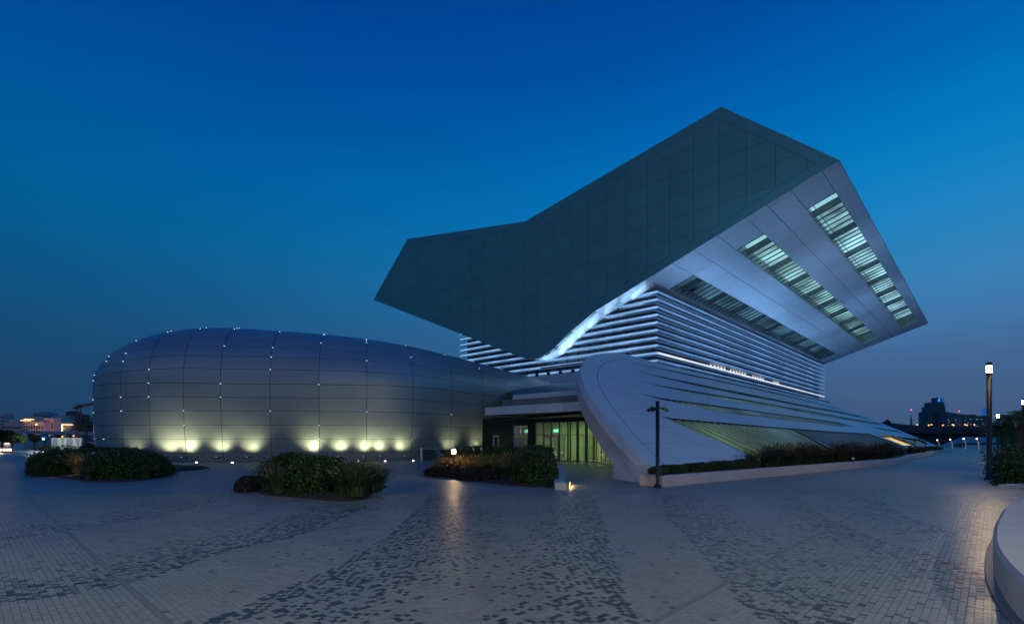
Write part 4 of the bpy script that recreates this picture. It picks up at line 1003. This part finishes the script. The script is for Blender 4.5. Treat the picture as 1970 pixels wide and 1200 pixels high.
# ramp railing by the hall
def railing():
    t = thing("ramp_railing", gp(820, 884), "glass ramp balustrade and sloping handrail beside the oval hall", "railing")
    z0 = 0
    a, b, c = at(813, 884, 45), at(845, 884, 45), at(905, 884, 45); 
    for p in (a, b, c): p.z = 0
    MB().box(at(811, 0, 45) * Vector((1, 1, 0)) + UZ * .55, (.16, .16, 1.1)).build("pillar", M_white, t)
    for p, q in ((a, b), (b, c)):
        MB().prism([p + UZ * .06, q + UZ * .06, q + UZ * .98, p + UZ * .98], Vector((0, .02, 0))).build("glass_panel", GLS, t)
        MB().tube([p + UZ * 1.03, q + UZ * 1.03], .03, 8).build("top_rail", M_mullL, t)
    for k, off in enumerate((0, .25)):
        s_, e_ = at(838, 884, 44.3), at(866, 884, 42); s_.z = 1.0 - off; e_.z = .15 - off * .3
        MB().tube([s_, e_], .03, 8).build("handrail", M_mullL, t)
    for p in (b, c): MB().tube([p, p + UZ * 1.0], .03, 8).build("post", M_mullL, t)
GLS = glassmat("balustrade_glass", (0.55, 0.72, 0.62))
railing()

# ------------------------------------------------------------------ right edge: hedges and palms
hedge("clipped_hedge", (21.9, 20.6, 0.0), 2.3, 0.75, 0.98, 0.1, "lower clipped hedge at the right frame edge", n=7000)
hedge("clipped_hedge", (26.0, 24.6, 0.0), 2.9, 1.2, 1.52, 0.1, "taller clipped hedge behind the lower one, right of the lamp post", n=7500)
MB_ = wallstrip("white_kerb", [gp(1920, 937), Vector((24.5, 21.6, 0))], .12, .3, M_concrete, None, side=-1); tag(MB_, "white kerb at the foot of the right hedges", "kerb")
def frond(base, az, el, ln, r, nl=16, droop=1.0):
    """one feather leaf: quads of leaflets along an arching rib"""
    Q = []; d = Vector((math.cos(az), math.sin(az), 0)); pts = []
    for i in range(9):
        t_ = i / 8; pts.append(base + d * ln * t_ * math.cos(el) + UZ * (ln * t_ * math.sin(el) - droop * ln * .55 * t_ ** 2.2))
    side = Vector((-d.y, d.x, 0))
    for i in range(nl):
        t_ = .18 + .8 * i / nl; k = min(7, int(t_ * 8)); p = pts[k].lerp(pts[k + 1], t_ * 8 - k); tang = (pts[k + 1] - pts[k]).normalized()
        L_ = ln * .34 * (1 - abs(t_ - .45) * 1.2) * r.uniform(.8, 1.1)
        for sg in (-1, 1):
            tip = p + (side * sg * .75 + tang * .62 - UZ * .35).normalized() * L_; w = tang * ln * .016
            Q.append([p - w, p + w, p.lerp(tip, .6) + w * .8, tip]); 
    for i in range(8): Q.append([pts[i] - side * .02, pts[i] + side * .02, pts[i + 1] + side * .015, pts[i + 1] - side * .015])
    return [[tuple(v) for v in q] for q in Q]
def palm(base, h, crown, label, seed, leaf=L_palm, nf=26, group="palm trees"):
    r = random.Random(seed); t = thing("palm_tree", base, label, "palm tree", group); b = Vector(base)
    lean = Vector((r.uniform(-.1, .1), r.uniform(-.1, .1), 0)); pr = [b + lean * (z / h) ** 2 * h * .4 + UZ * z for z in np.linspace(-.05, h, 14)]
    MB().tube(pr, [.2 + .015 * (i % 2) - .004 * i for i in range(14)], 10).build("trunk", M_bark, t)
    Q = []
    for i in range(nf): Q += frond(pr[-1] + UZ * r.uniform(-.1, .2), i * 2.4 + r.uniform(-.2, .2), r.uniform(-.25, 1.25), crown * r.uniform(.8, 1.1), r)
    o = quads_mesh("crown", np.array(Q), leaf, t); tag(o, kind='stuff')
for i, (x, y, d_, h, c, lb) in enumerate(((1962, 790, 33, 2.9, 1.9, "bushy palm at the right frame edge behind the hedges"), (1932, 805, 38, 2.4, 1.9, "bushy palm just right of the lamp post"), (1948, 800, 44, 3.2, 2.0, "bushy palm between and behind the other two right palms"))):
    p = at(x, y, d_); palm((p.x, p.y, 0), h, c, lb, i)
p = at(166, 800, 95); palm((p.x, p.y, 0), 4.6, 2.9, "tall slim palm beside the oval hall's left end", 11, L_tree, 22)

# ------------------------------------------------------------------ far left: city, elevated road, kiosk
M_far = [mat("facade_beige", (0.62, 0.44, 0.38), .8, var=.1, scale=.05), mat("facade_pink", (0.60, 0.42, 0.40), .8, var=.1, scale=.05), mat("facade_grey", (0.36, 0.31, 0.34), .7, var=.1, scale=.05), mat("facade_dark", (0.06, 0.075, 0.085), .5, var=.2, scale=.05)]
M_win = mat("far_window", (0.015, 0.018, 0.025), .15)
E_lit = emat("far_lit_window", (1.0, .72, .34), 1.2)
def far_building(x0, x1, yt, d, m, label, rows=0, cols=0, wy=(0.25, 0.95), tall=False, seed=1, parapet=True, lit=0.0, setback=None):
    a, b = at(x0, yt, d), at(x1, yt, d); h = a.z; r = random.Random(seed)
    t = thing("apartment_building", ((a.x + b.x) / 2, d, 0), label, "building", "distant city buildings")
    w = b.x - a.x; dep = min(w * .9, 25)
    wb_ = MB().box(((a.x + b.x) / 2, d + dep / 2, h / 2 - 1), (w, dep, h + 2))
    o = wb_.build("wall", m, t)
    if parapet: MB().box(((a.x + b.x) / 2, d + dep / 2, h + .5), (w * 1.02, dep * 1.02, 1.0)).build("parapet", m, t)
    if setback:
        sa, sb, sy = setback; p, q = at(sa, sy, d), at(sb, sy, d); MB().box(((p.x + q.x) / 2, d + dep / 2, (p.z + h) / 2 + .8), (q.x - p.x, dep * .6, p.z - h)).build("upper_storey", m, t)
    for i in range(rows):
        for j in range(cols):
            cw = w / cols; z = h * (wy[0] + (wy[1] - wy[0]) * (i + .5) / rows); hh = h * (wy[1] - wy[0]) / rows * (.78 if tall else .5); x = a.x + cw * (j + .5)
            wi = MB().box((x, d - .02, z), (cw * (.42 if tall else .5), .5, hh)).build("window", E_lit if r.random() < lit else M_win, t)
    return t
far_building(-12, 9, 797, 430, M_far[1], "pink tower block cut by the left frame edge", 5, 3, (.35, .95), seed=1)
far_building(8, 42, 815, 400, M_far[0], "wide low beige block with two rows of square windows", 3, 8, (.25, .9), seed=2, setback=(11, 28, 809))
far_building(44, 65, 803, 380, M_far[0], "beige block topped by a lit roof pavilion", 4, 4, (.45, .95), seed=3)
far_building(64, 90, 796, 420, M_far[2], "tall grey block with a stepped roof in the middle of the city", 5, 5, (.45, .97), seed=4, setback=(72, 82, 793.5))
far_building(54, 84, 814, 330, M_far[1], "pink block with slim windows behind the orange street lamp", 3, 6, (.2, .9), tall=True, seed=5)
far_building(84, 103, 807, 335, M_far[1], "pink block with three tall window bays", 2, 4, (.15, .9), tall=True, seed=6)
far_building(102, 127, 801, 400, M_far[2], "grey block with a domed roof and a bright vertical light strip", 4, 4, (.4, .95), seed=7)
far_building(126, 144, 794, 420, M_far[3], "dark rounded tower left of the construction site", 0, 0, seed=8, setback=(129, 141, 792))
far_building(143, 160, 799, 410, M_far[3], "dark unfinished tower under the crane", 5, 4, (.3, .95), seed=9)
far_building(159, 186, 813, 440, M_far[2], "low grey block half hidden by the oval hall", 3, 4, (.3, .9), seed=10, setback=(170, 180, 803))
def dome(x, y, d, r, label, name="roof_dome"):
    p = at(x, y, d); t = thing(name, (p.x, p.y, p.z - r), label, "roof dome")
    MB().lathe((p.x, p.y, p.z - r), [(r, -1), (r, 0), (r * .93, r * .37), (r * .72, r * .7), (r * .4, r * .92), (.05, r)], 14).build("dome", mat("dome_lit", (.5, .42, .3), .6), t, True)
    MB().lathe((p.x, p.y, p.z - r - 1.3), [(r * 1.1, 0), (r * 1.1, .5)], 14).build("light_ring", emat("dome_ring", (1, .72, .36), 1.6), t)
dome(49, 799, 378, 2.6, "small lit dome at the left of the roof pavilion"); dome(55.5, 797, 378, 2.6, "small lit dome at the right of the roof pavilion"); dome(120, 799, 398, 6, "large dimly lit dome over the grey block")
p0, p1 = at(120, 811, 399), at(120, 829, 399); o = MB().box(((p0.x), 399 - .3, (p0.z + p1.z) / 2), (1.0, .3, p0.z - p1.z)).build("light_strip", emat("strip_warm", (1, .75, .35), 2.5), None); tag(o, "bright vertical light strip on the domed grey block", "light strip", kind="thing")
# crane
cp = at(152, 846, 405); t = thing("tower_crane", (cp.x, cp.y, 0), "red tower crane above the unfinished tower", "crane")
M_red = mat("crane_red", (0.30, 0.10, 0.07), .6)
ct = at(152, 780, 405)
def truss(a, b, w, n, name, parent):
    m_ = MB(); ax = (b - a).normalized(); u = ax.orthogonal().normalized() * w / 2; v = ax.cross(u)
    for s1, s2 in ((1, 1), (1, -1), (-1, 1), (-1, -1)): m_.tube([a + u * s1 + v * s2, b + u * s1 + v * s2], .22, 5)
    for i in range(n): q0, q1 = a.lerp(b, i / n), a.lerp(b, (i + 1) / n); m_.tube([q0 + u - v, q1 - u - v], .14, 4); m_.tube([q0 - u - v, q1 - u + v], .14, 4); m_.tube([q0 + u + v, q1 + u - v], .14, 4)
    m_.build(name, M_red, parent)
truss(Vector((ct.x, ct.y, 0)), Vector((ct.x, ct.y, ct.z)), 2.0, 14, "mast", t)
truss(at(144.6, 783.6, 405), at(180, 776, 405), 1.4, 12, "jib", t); MB().box(at(146, 784.5, 405), (2.6, 2, 1.6)).build("counterweight", M_far[3], t)
MB().box(at(152.5, 781, 405), (1.8, 1.8, 2.2)).build("cab", M_red, t)
# elevated road with parapet and piers
t = thing("elevated_road", at(90, 836, 250) * Vector((1, 1, 0)), "long pale elevated road across the city on the left", "bridge")
a, b = at(9, 833.5, 250), at(190, 838.5, 250); b.z = a.z - 1.0
MB().prism([a, b, b + UZ * 1.2, a + UZ * 1.2], Vector((0, 8, 0))).build("deck", mat("road_concrete", (.42, .36, .36), .7), t)
MB().prism([a + UZ * 1.22, b + UZ * 1.22, b + UZ * 1.7, a + UZ * 1.7], Vector((0, .3, 0))).build("parapet", mat("road_parapet", (.5, .42, .42), .7), t)
for i in range(7): q = a.lerp(b, (i + .4) / 7); MB().box((q.x, q.y + 4, q.z / 2), (1.4, 3, q.z)).build("pier", M_far[2], t)
E_sod = emat("sodium_lamp", (1.0, .33, .07), 3.5)
def far_lamp(x, y, d, label, h=None, col=E_sod, r=.22, group="distant orange road lamps", pole=True):
    p = at(x, y, d); t = thing("road_lamp", (p.x, p.y, 0), label, "street lamp", group)
    if pole: MB().tube([(p.x, p.y + .3, 0), (p.x, p.y + .3, p.z), (p.x, p.y, p.z + .1)], [.12, .07, .05], 6).build("pole", M_post, t)
    MB().lathe((p.x, p.y, p.z - r), [(r * .5, 0), (r, r * .6), (r, r * 1.4), (r * .3, r * 2)], 8).build("head", col, t)
far_lamp(70, 816, 190, "brightest orange road lamp high above the kiosk at left", r=.34)
for x, lb in ((14, "added low sodium lamp warming the wide beige block"), (58, "added low sodium lamp warming the pink block with slim windows"), (92, "added low sodium lamp warming the three tall window bays")):  # added lamps that warm the facades, standing in for many street lamps
    far_lamp(x, 837, 300, lb, r=.2); p_ = at(x, 837, 296); point("added_sodium_glow", (p_.x, p_.y, p_.z + 1), 9000, (1, .55, .38), .4)
for x, y, lb in ((42, 839, "orange road lamp left of the kiosk below the elevated road"), (94.5, 838.5, "orange road lamp right of the kiosk below the elevated road"), (120, 839.5, "orange road lamp above the painted panel wall"), (141.5, 838, "orange road lamp beside the slim palm")): far_lamp(x, y, 200, lb, r=.24)
# kiosk
ka, kb_ = at(46, 842, 105), at(82, 842, 105); kh = ka.z
t = thing("kiosk", ((ka.x + kb_.x) / 2, 105, 0), "grey-green kiosk with a shallow pitched roof at left", "kiosk"); w = kb_.x - ka.x; cx_ = (ka.x + kb_.x) / 2
MB().box((cx_, 106.5, kh / 2), (w, 3, kh)).build("wall", mat("kiosk_wall", (.22, .30, .28), .6), t)
for i in range(3): MB().box((ka.x + w * (i + .5) / 3, 104.98, kh / 2), (w / 3 - .08, .06, kh - .1)).build("panel", mat("kiosk_panel", (.25, .34, .31), .55), t)
r_ = MB(); r_.v = [Vector(v) for v in ((ka.x - .2, 104.8, kh), (kb_.x + .2, 104.8, kh), (kb_.x + .2, 108.2, kh), (ka.x - .2, 108.2, kh), (cx_ - w * .2, 106.5, kh + .55), (cx_ + w * .2, 106.5, kh + .55))]; r_.f = [(0, 1, 5, 4), (1, 2, 5), (2, 3, 4, 5), (3, 0, 4), (3, 2, 1, 0)]; r_.build("roof", mat("kiosk_roof", (.3, .34, .36), .5), t)
for x_ in (63.5, 83.5, 128):
    q_ = at(x_, 843, 84); point("yard_glow", (q_.x, q_.y, 3.2), 220, (.85, 1.0, .85), .2, t)
E_grn = emat("green_white_lamp", (.55, 1.0, .75), 14)
far_lamp(63.5, 844, 98, "left of the two greenish lamps before the kiosk", col=E_grn, r=.12, group="greenish lamps by the kiosk"); far_lamp(83.5, 844, 98, "right of the two greenish lamps before the kiosk", col=E_grn, r=.12, group="greenish lamps by the kiosk")
# painted panel wall
def panelwall():
    d = 88; a, b = at(99, 842, d), at(156, 842, d); h = a.z; t = thing("panel_wall", ((a.x + b.x) / 2, d, 0), "white site wall painted with wavy grey shapes, left of the hall", "wall")
    MB().box(((a.x + b.x) / 2, d + .15, h / 2), (b.x - a.x, .3, h)).build("board", mat("board_white", (.55, .53, .55), .6), t)
    W = b.x - a.x
    for x0, x1, top0, top1 in ((.03, .19, .0, .02), (.33, .46, .08, -.06), (.52, .68, -.05, .05), (.80, .97, .10, -.02)):
        n = 9; Lp = [Vector((a.x + W * (x0 + (top0) * (1 - i / 8) * math.sin(i / 8 * 3)), d - .012, h * (.04 + .9 * i / 8))) for i in range(n)]; Rp = [Vector((a.x + W * (x1 + top1 * math.sin(i / 8 * 2.6)), d - .012, h * (.04 + .9 * i / 8))) for i in range(n)]
        meshobj("painted_wave", Lp + Rp, [(i, n + i, n + i + 1, i + 1) for i in range(n - 1)], mat("board_grey", (.25, .25, .29), .6), t)
panelwall()
# path bollards, dark hedges and small trees at far left
for i, (x, lb) in enumerate(((1, "low lit bollard touching the left frame edge"), (7.8, "low lit bollard second from the left frame edge"), (14, "low lit bollard third from the left frame edge"), (20, "low lit bollard fourth from the left frame edge"))):
    p = gp(x, 870.5); t = thing("path_bollard", p, lb, "bollard", "lit bollards on the left path")
    MB().lathe(p, [(.14, 0), (.14, .22), (.12, .24)], 10).build("base", M_black, t); MB().lathe(p, [(.13, .24), (.13, .58)], 10).build("lamp", emat("bollard_light", (1, .8, .55), 2.5), t); MB().lathe(p, [(.16, .58), (.16, .66), (0, .67)], 10).build("cap", M_black, t)
    if i == 1: point("bollard_glow", p + Vector((0, -.4, .5)), 60, (1, .75, .45), .1, t)
hedge("boundary_hedge", (-70, 90, 0), 11, 1.6, 1.0, 0.1, "long dark boundary hedge before the kiosk", n=6000, size=.14)
hedge("boundary_hedge", (-57, 72, 0), 3.2, 1.4, 1.15, 0.0, "dark hedge before the painted panel wall", n=4500, size=.12)
def tree(base, h, r, label, seed, n=4200, leaf=L_tree, size=.16, group="trees at far left"):
    rr = random.Random(seed); g = np.random.default_rng(seed); t = thing("leafy_tree", base, label, "tree", group); b = Vector(base); tr = MB()
    tr.tube([b - UZ * .05, b + UZ * h * .3, b + UZ * h * .55 + Vector((.1, 0, 0))], [.16, .12, .08], 8)
    tips = []
    for i in range(9):
        an = i * 2.4; e = b + Vector((math.cos(an) * r * rr.uniform(.3, .75), math.sin(an) * r * rr.uniform(.3, .75), h * rr.uniform(.6, .95))); tr.tube([b + UZ * h * rr.uniform(.3, .5), e], [.06, .02], 6); tips.append(e)
    tr.build("trunk", M_bark, t); P = []
    for e in tips: k = n // 9; q = g.normal(size=(k, 3)); q /= np.linalg.norm(q, axis=1, keepdims=True); P.append(np.array(e) + q * (r * .42) * g.random((k, 1)) ** .4 * np.array([1, 1, .7]))
    o = quads_mesh("crown", leaf_quads(np.concatenate(P), size), leaf, t); tag(o, kind='stuff')
for i, (x, d_, h, r, lb) in enumerate(((4, 80, 3.2, 1.7, "small dark tree at the left frame edge"), (24, 84, 2.9, 1.6, "small round dark tree left of the kiosk"), (66, 94, 2.8, 1.0, "thin dark tree in front of the kiosk"), (89, 120, 2.6, 1.4, "low dark tree between kiosk and painted wall"))):
    p = at(x, 860, d_); tree((p.x, p.y, 0), h, r, lb, 30 + i)
# parked car by the hall
def car():
    c = at(174, 862, 100); c.z = 0; t = thing("parked_car", c, "pale parked car seen low between palm and hall", "car")
    prof = [(-2.1, .35), (-2.15, .75), (-1.3, .9), (-.7, 1.38), (.7, 1.42), (1.35, .95), (2.1, .85), (2.15, .4)]
    MB().prism([c + Vector((x, -.8, z)) for x, z in prof], Vector((0, 1.6, 0))).build("body", mat("car_paint", (.35, .42, .55), .25, coat=.5), t)
    for x in (-1.3, 1.35):
        for y in (-.82, .62): MB().tube([c + Vector((x, y, .33)), c + Vector((x, y + .2, .33))], .33, 14).build("wheel", M_black, t)
    MB().prism([c + Vector((x, -.815, z)) for x, z in ((-1.05, .95), (-.62, 1.32), (.62, 1.34), (1.05, .97))], Vector((0, .01, 0))).build("side_window", M_win, t)
    for y in (-.6, .6): MB().box(c + Vector((-2.14, y, .68)), (.04, .3, .14)).build("headlight", mat("headlight_clear", (.6, .6, .6), .1), t)
car()

# ------------------------------------------------------------------ far right: overpass, towers, canopy, lamps
M_bridge = mat("overpass_dark", (.03, .026, .026), .8, var=.2, scale=.1)
t = thing("overpass", at(1800, 846, 190) * Vector((1, 1, 0)), "dark curved overpass spanning behind the wing's tip", "bridge")
pp = [at(1704, 815, 165), at(1740, 819, 175), at(1790, 822.5, 188), at(1850, 823, 200), at(1912, 824, 210), at(1990, 825, 222)]
for a, b in zip(pp[:-1], pp[1:]):
    MB().prism([a, b, b + UZ * -2.2, a + UZ * -2.2], Vector((4, 9, 0))).build("deck", M_bridge, t)
    MB().prism([a + UZ * .02, b + UZ * .02, b + UZ * .55, a + UZ * .55], Vector((.2, .4, 0))).build("parapet", mat("overpass_parapet", (.06, .055, .06), .7), t)
    MB().prism([a + UZ * -2.2 + Vector((2, 4, 0)), b + UZ * -2.2 + Vector((2, 4, 0)), Vector((b.x + 2, b.y + 4, 0)), Vector((a.x + 2, a.y + 4, 0))], Vector((1, 3, 0))).build("abutment", M_bridge, t)
MB().tube([pp[0] + Vector((-.6, 0, -.3)), pp[0] + Vector((1.0, 0, .7))], .9, 8).build("nose", M_bridge, t)
for i, x in enumerate((1764.5, 1786.5, 1792, 1814, 1832.5, 1835, 1856.5, 1860.5, 1874.5, 1897)):
    far_lamp(x, 816.5 + (i % 2), 205, "orange road lamp on the overpass, number %s from the wing's tip" % ("one two three four five six seven eight nine ten".split()[i]), r=.22, group="orange lamps on the overpass")
M_tw = mat("tower_teal", (.075, .13, .15), .35, var=.2, scale=.02); M_tw2 = mat("tower_band", (.10, .15, .17), .4)
def far_tower():
    d = 900; t = thing("distant_tower", at(1806, 846, d) * Vector((1, 1, 0)), "tall stepped distant tower with a blue lit crown", "tower")
    def blk(x0, x1, yt, name="shaft", dep=30, dd=0, m=M_tw):
        a, b = at(x0, yt, d), at(x1, yt, d); return MB().box(((a.x + b.x) / 2, d + dep / 2 + dd, a.z / 2), (b.x - a.x, dep, a.z)).build(name, m, t)
    blk(1793, 1820, 791); blk(1797, 1820, 781, dep=26, dd=1.5); blk(1800, 1819.5, 773, dep=22, dd=3)
    for y in np.arange(776, 822, 2.6):
        x0 = 1800 if y < 782 else (1797 if y < 792 else 1793); a, b = at(x0, y, d), at(1820, y, d); MB().box(((a.x + b.x) / 2, d - .4, a.z), (b.x - a.x + 1, 1.2, .5)).build("floor_band", M_tw2, t)
    p = [at(1804, 773, d + 4), at(1816, 773, d + 4), at(1816, 768.5, d + 4), at(1804, 764.5, d + 4)]
    MB().prism(p, Vector((0, 14, 0))).build("crown", M_tw, t)
    MB().box(at(1806.5, 769.5, d + 3.5), (3.2, .4, 5.5)).build("crown_light", emat("crown_blue", (.04, .25, 1.0), 1.2), t); MB().box(at(1813.5, 770.8, d + 3.5), (2.6, .4, 2.6)).build("crown_light", emat("crown_blue2", (.03, .22, .9), .7), t)
far_tower()
def slope_block():
    d = 880; t = thing("distant_block", at(1856, 846, d) * Vector((1, 1, 0)), "long dark distant block with a sloping roofline beside the tower", "building")
    pr_ = [at(1819.5, 850, d), at(1905, 850, d), at(1905, 808, d), at(1893, 805, d), at(1880, 801, d), at(1877, 797, d), at(1871, 797, d), at(1870, 799.5, d), at(1840, 795, d), at(1819.5, 791.5, d)]
    MB().prism(pr_, Vector((0, 30, 0))).build("wall", M_tw, t)
    for y in np.arange(797, 822, 2.8): a, b = at(1820, y, d), at(min(1905, 1820 + max(10, (y - 791) * 7)), y, d); MB().box(((a.x + b.x) / 2, d - .4, a.z), (b.x - a.x, 1.2, .5)).build("floor_band", M_tw2, t)
    rr = random.Random(5)
    for i in range(16): MB().box(at(rr.uniform(1824, 1895), rr.uniform(804, 820), d - .8), (1.0, .5, .8)).build("lit_window", emat("pale_lit", (.7, .9, .85), .5), t)
slope_block()
t = thing("distant_tower", at(1902, 846, 950) * Vector((1, 1, 0)), "slim distant tower with a blue crown half behind the lamp post", "tower")
a, b = at(1895, 799, 950), at(1908, 799, 950); MB().box(((a.x + b.x) / 2, 960, a.z / 2), (b.x - a.x, 20, a.z)).build("shaft", M_tw, t)
MB().prism([at(1898, 799, 952), at(1907, 799, 952), at(1907, 786, 952), at(1900, 783, 952)], Vector((0, 10, 0))).build("crown", emat("crown_blue3", (.02, .12, .5), .7), t)
def spire(x, yb, yt, wpx, label, ya=None, d=520):
    t = thing("distant_spire", at(x, 846, d) * Vector((1, 1, 0)), label, "spire"); p = at(x, yt, d); r = wpx / FPX * d / 2; zb = at(x, yb, d).z
    MB().lathe((p.x, d, 0), [(r * 1.3, 0), (r, zb), (r * .35, p.z - .5), (.15, p.z)], 4).build("body", mat("spire_stone", (.32, .22, .22), .7), t)
    if ya: q = at(x, ya, d); MB().tube([p, q], .18, 6).build("mast", M_far[2], t); MB().lathe((q.x, d, q.z), [(.3, 0), (.45, .4), (.3, .9), (0, 1)], 8).build("beacon", emat("red_beacon", (1, .08, .06), 6), t)
spire(1753, 822, 800, 6.5, "pale pointed spire with a red beacon left of the tower", 789); spire(1845, 822, 802, 9, "pale pointed spire before the sloping block", 791.5)
# canopy and bent light masts at the end of the promenade
t = thing("tent_canopy", at(1850, 862, 130) * Vector((1, 1, 0)), "wide translucent tent canopy below the overpass", "canopy")
cpts = [(1796, 862), (1820, 852), (1852, 839.5), (1880, 840.5), (1915, 841)]
top = [at(x, y, 132) for x, y in cpts]; bot = [at(x, max(y + 4, 851.5) if x > 1800 else 862.5, 128) for x, y in cpts]
meshobj("membrane", top + bot, [(i, i + 1, 5 + i + 1, 5 + i) for i in range(4)], mat("membrane_grey", (.32, .36, .36), .7), t)
for i in range(1, 5): q = bot[i]; MB().tube([q, (q.x, q.y, 0)], .1, 6).build("post", M_mullL, t); MB().tube([top[i], bot[i]], .08, 6).build("rib", M_mullL, t)
q0, q1 = at(1835, 853, 134), at(1853, 862, 134); MB().box(((q0.x + q1.x) / 2, 134, q0.z / 2), (q1.x - q0.x, 2, q0.z)).build("cabin", mat("cabin_white", (.4, .4, .42), .6), t)
E_mast = emat("mast_glow", (1.0, .88, .62), 1.4)
for i, (x, yt, yb, d) in enumerate(((1805, 846, 862, 118), (1830, 845, 862, 108), (1856, 843.5, 863, 100), (1881, 843.5, 863, 100))):
    p = at(x - 2, yt, d); b = at(x + 2, yb, d); b.z = 0; t = thing("bent_light_mast", b, ("first bent glowing light mast from the wing's tip", "second bent glowing light mast from the wing's tip", "third bent glowing light mast from the wing's tip", "bent glowing light mast nearest the tall lamp post")[i], "light mast", "bent light masts")
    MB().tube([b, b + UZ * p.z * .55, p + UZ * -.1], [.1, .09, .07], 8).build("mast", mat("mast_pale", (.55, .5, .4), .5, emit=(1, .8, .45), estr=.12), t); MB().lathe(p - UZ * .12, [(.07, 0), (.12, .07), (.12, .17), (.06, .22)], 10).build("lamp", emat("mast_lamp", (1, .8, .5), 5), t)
cn = gp(1889.5, 870); t = thing("traffic_cone", cn, "small red and white cone far down the promenade", "cone")
MB().lathe(cn, [(.28, 0), (.28, .04), (.13, .06), (.05, .8), (.03, .82)], 12).build("cone", mat("cone_red", (.5, .06, .03), .6), t); MB().lathe(cn, [(.105, .35), (.082, .55)], 12).build("band", M_white, t)
for i, (x, lb) in enumerate(((1759.5, "slim dark post before the yellow stair, nearer the grasses"), (1780, "slim dark post before the glass, nearer the wing's tip"))):
    b = at(x, 860, 88); b.z = 0; q = at(x, 844, 88); t = thing("sign_post", b, lb, "post"); MB().tube([b, Vector((b.x, b.y, q.z))], .09, 8).build("pole", M_post, t); MB().box((b.x, b.y, q.z - .25), (.5, .12, .16)).build("head", M_post, t)
b = at(1641, 881.5, 30.5); t = thing("garden_globe", (b.x, b.y, .35), "small pale globe light among the fountain grasses", "garden lamp"); MB().lathe((b.x, b.y, .35), [(.02, 0), (.02, b.z - .42)], 8).build("pole", M_post, t); MB().lathe((b.x, b.y, b.z - .07), [(.02, 0), (.06, .03), (.07, .07), (.05, .12), (0, .14)], 12).build("globe", mat("globe_white", (.7, .7, .72), .3), t, True)

# flood lamps standing in the planter, aimed at the big soffit
for i, (a, s_, ta, lb) in enumerate(((-14, -19.9, 12, "nearest the camera post"), (8, -20.3, 26, "in the middle of the row"), (34, -20.6, 52, "farthest along the wing"))):
    b = LW(a, s_, 0.35); t = thing("flood_lamp", b, "small blue-white flood lamp hidden in the planter, " + lb, "flood lamp", "planter flood lamps"); tgt = LW(ta, -13, 23)
    d = (tgt - b).normalized(); R = d.to_track_quat('X', 'Z').to_matrix()
    MB().lathe(b, [(.03, -.1), (.03, .42)], 8).build("post", M_post, t); MB().box(b + UZ * .5, (.16, .34, .26), rot=R).build("housing", M_post, t)
    MB().box(b + UZ * .5 + d * .085, (.01, .3, .22), rot=R).build("lens", emat("flood_lens", (.45, .7, 1), 3), t)
    spot("flood_beam", b + UZ * .5 + d * .12, tgt, 11000, (0.22, 0.50, 1.0), 75, 0.9, 0.12, t)
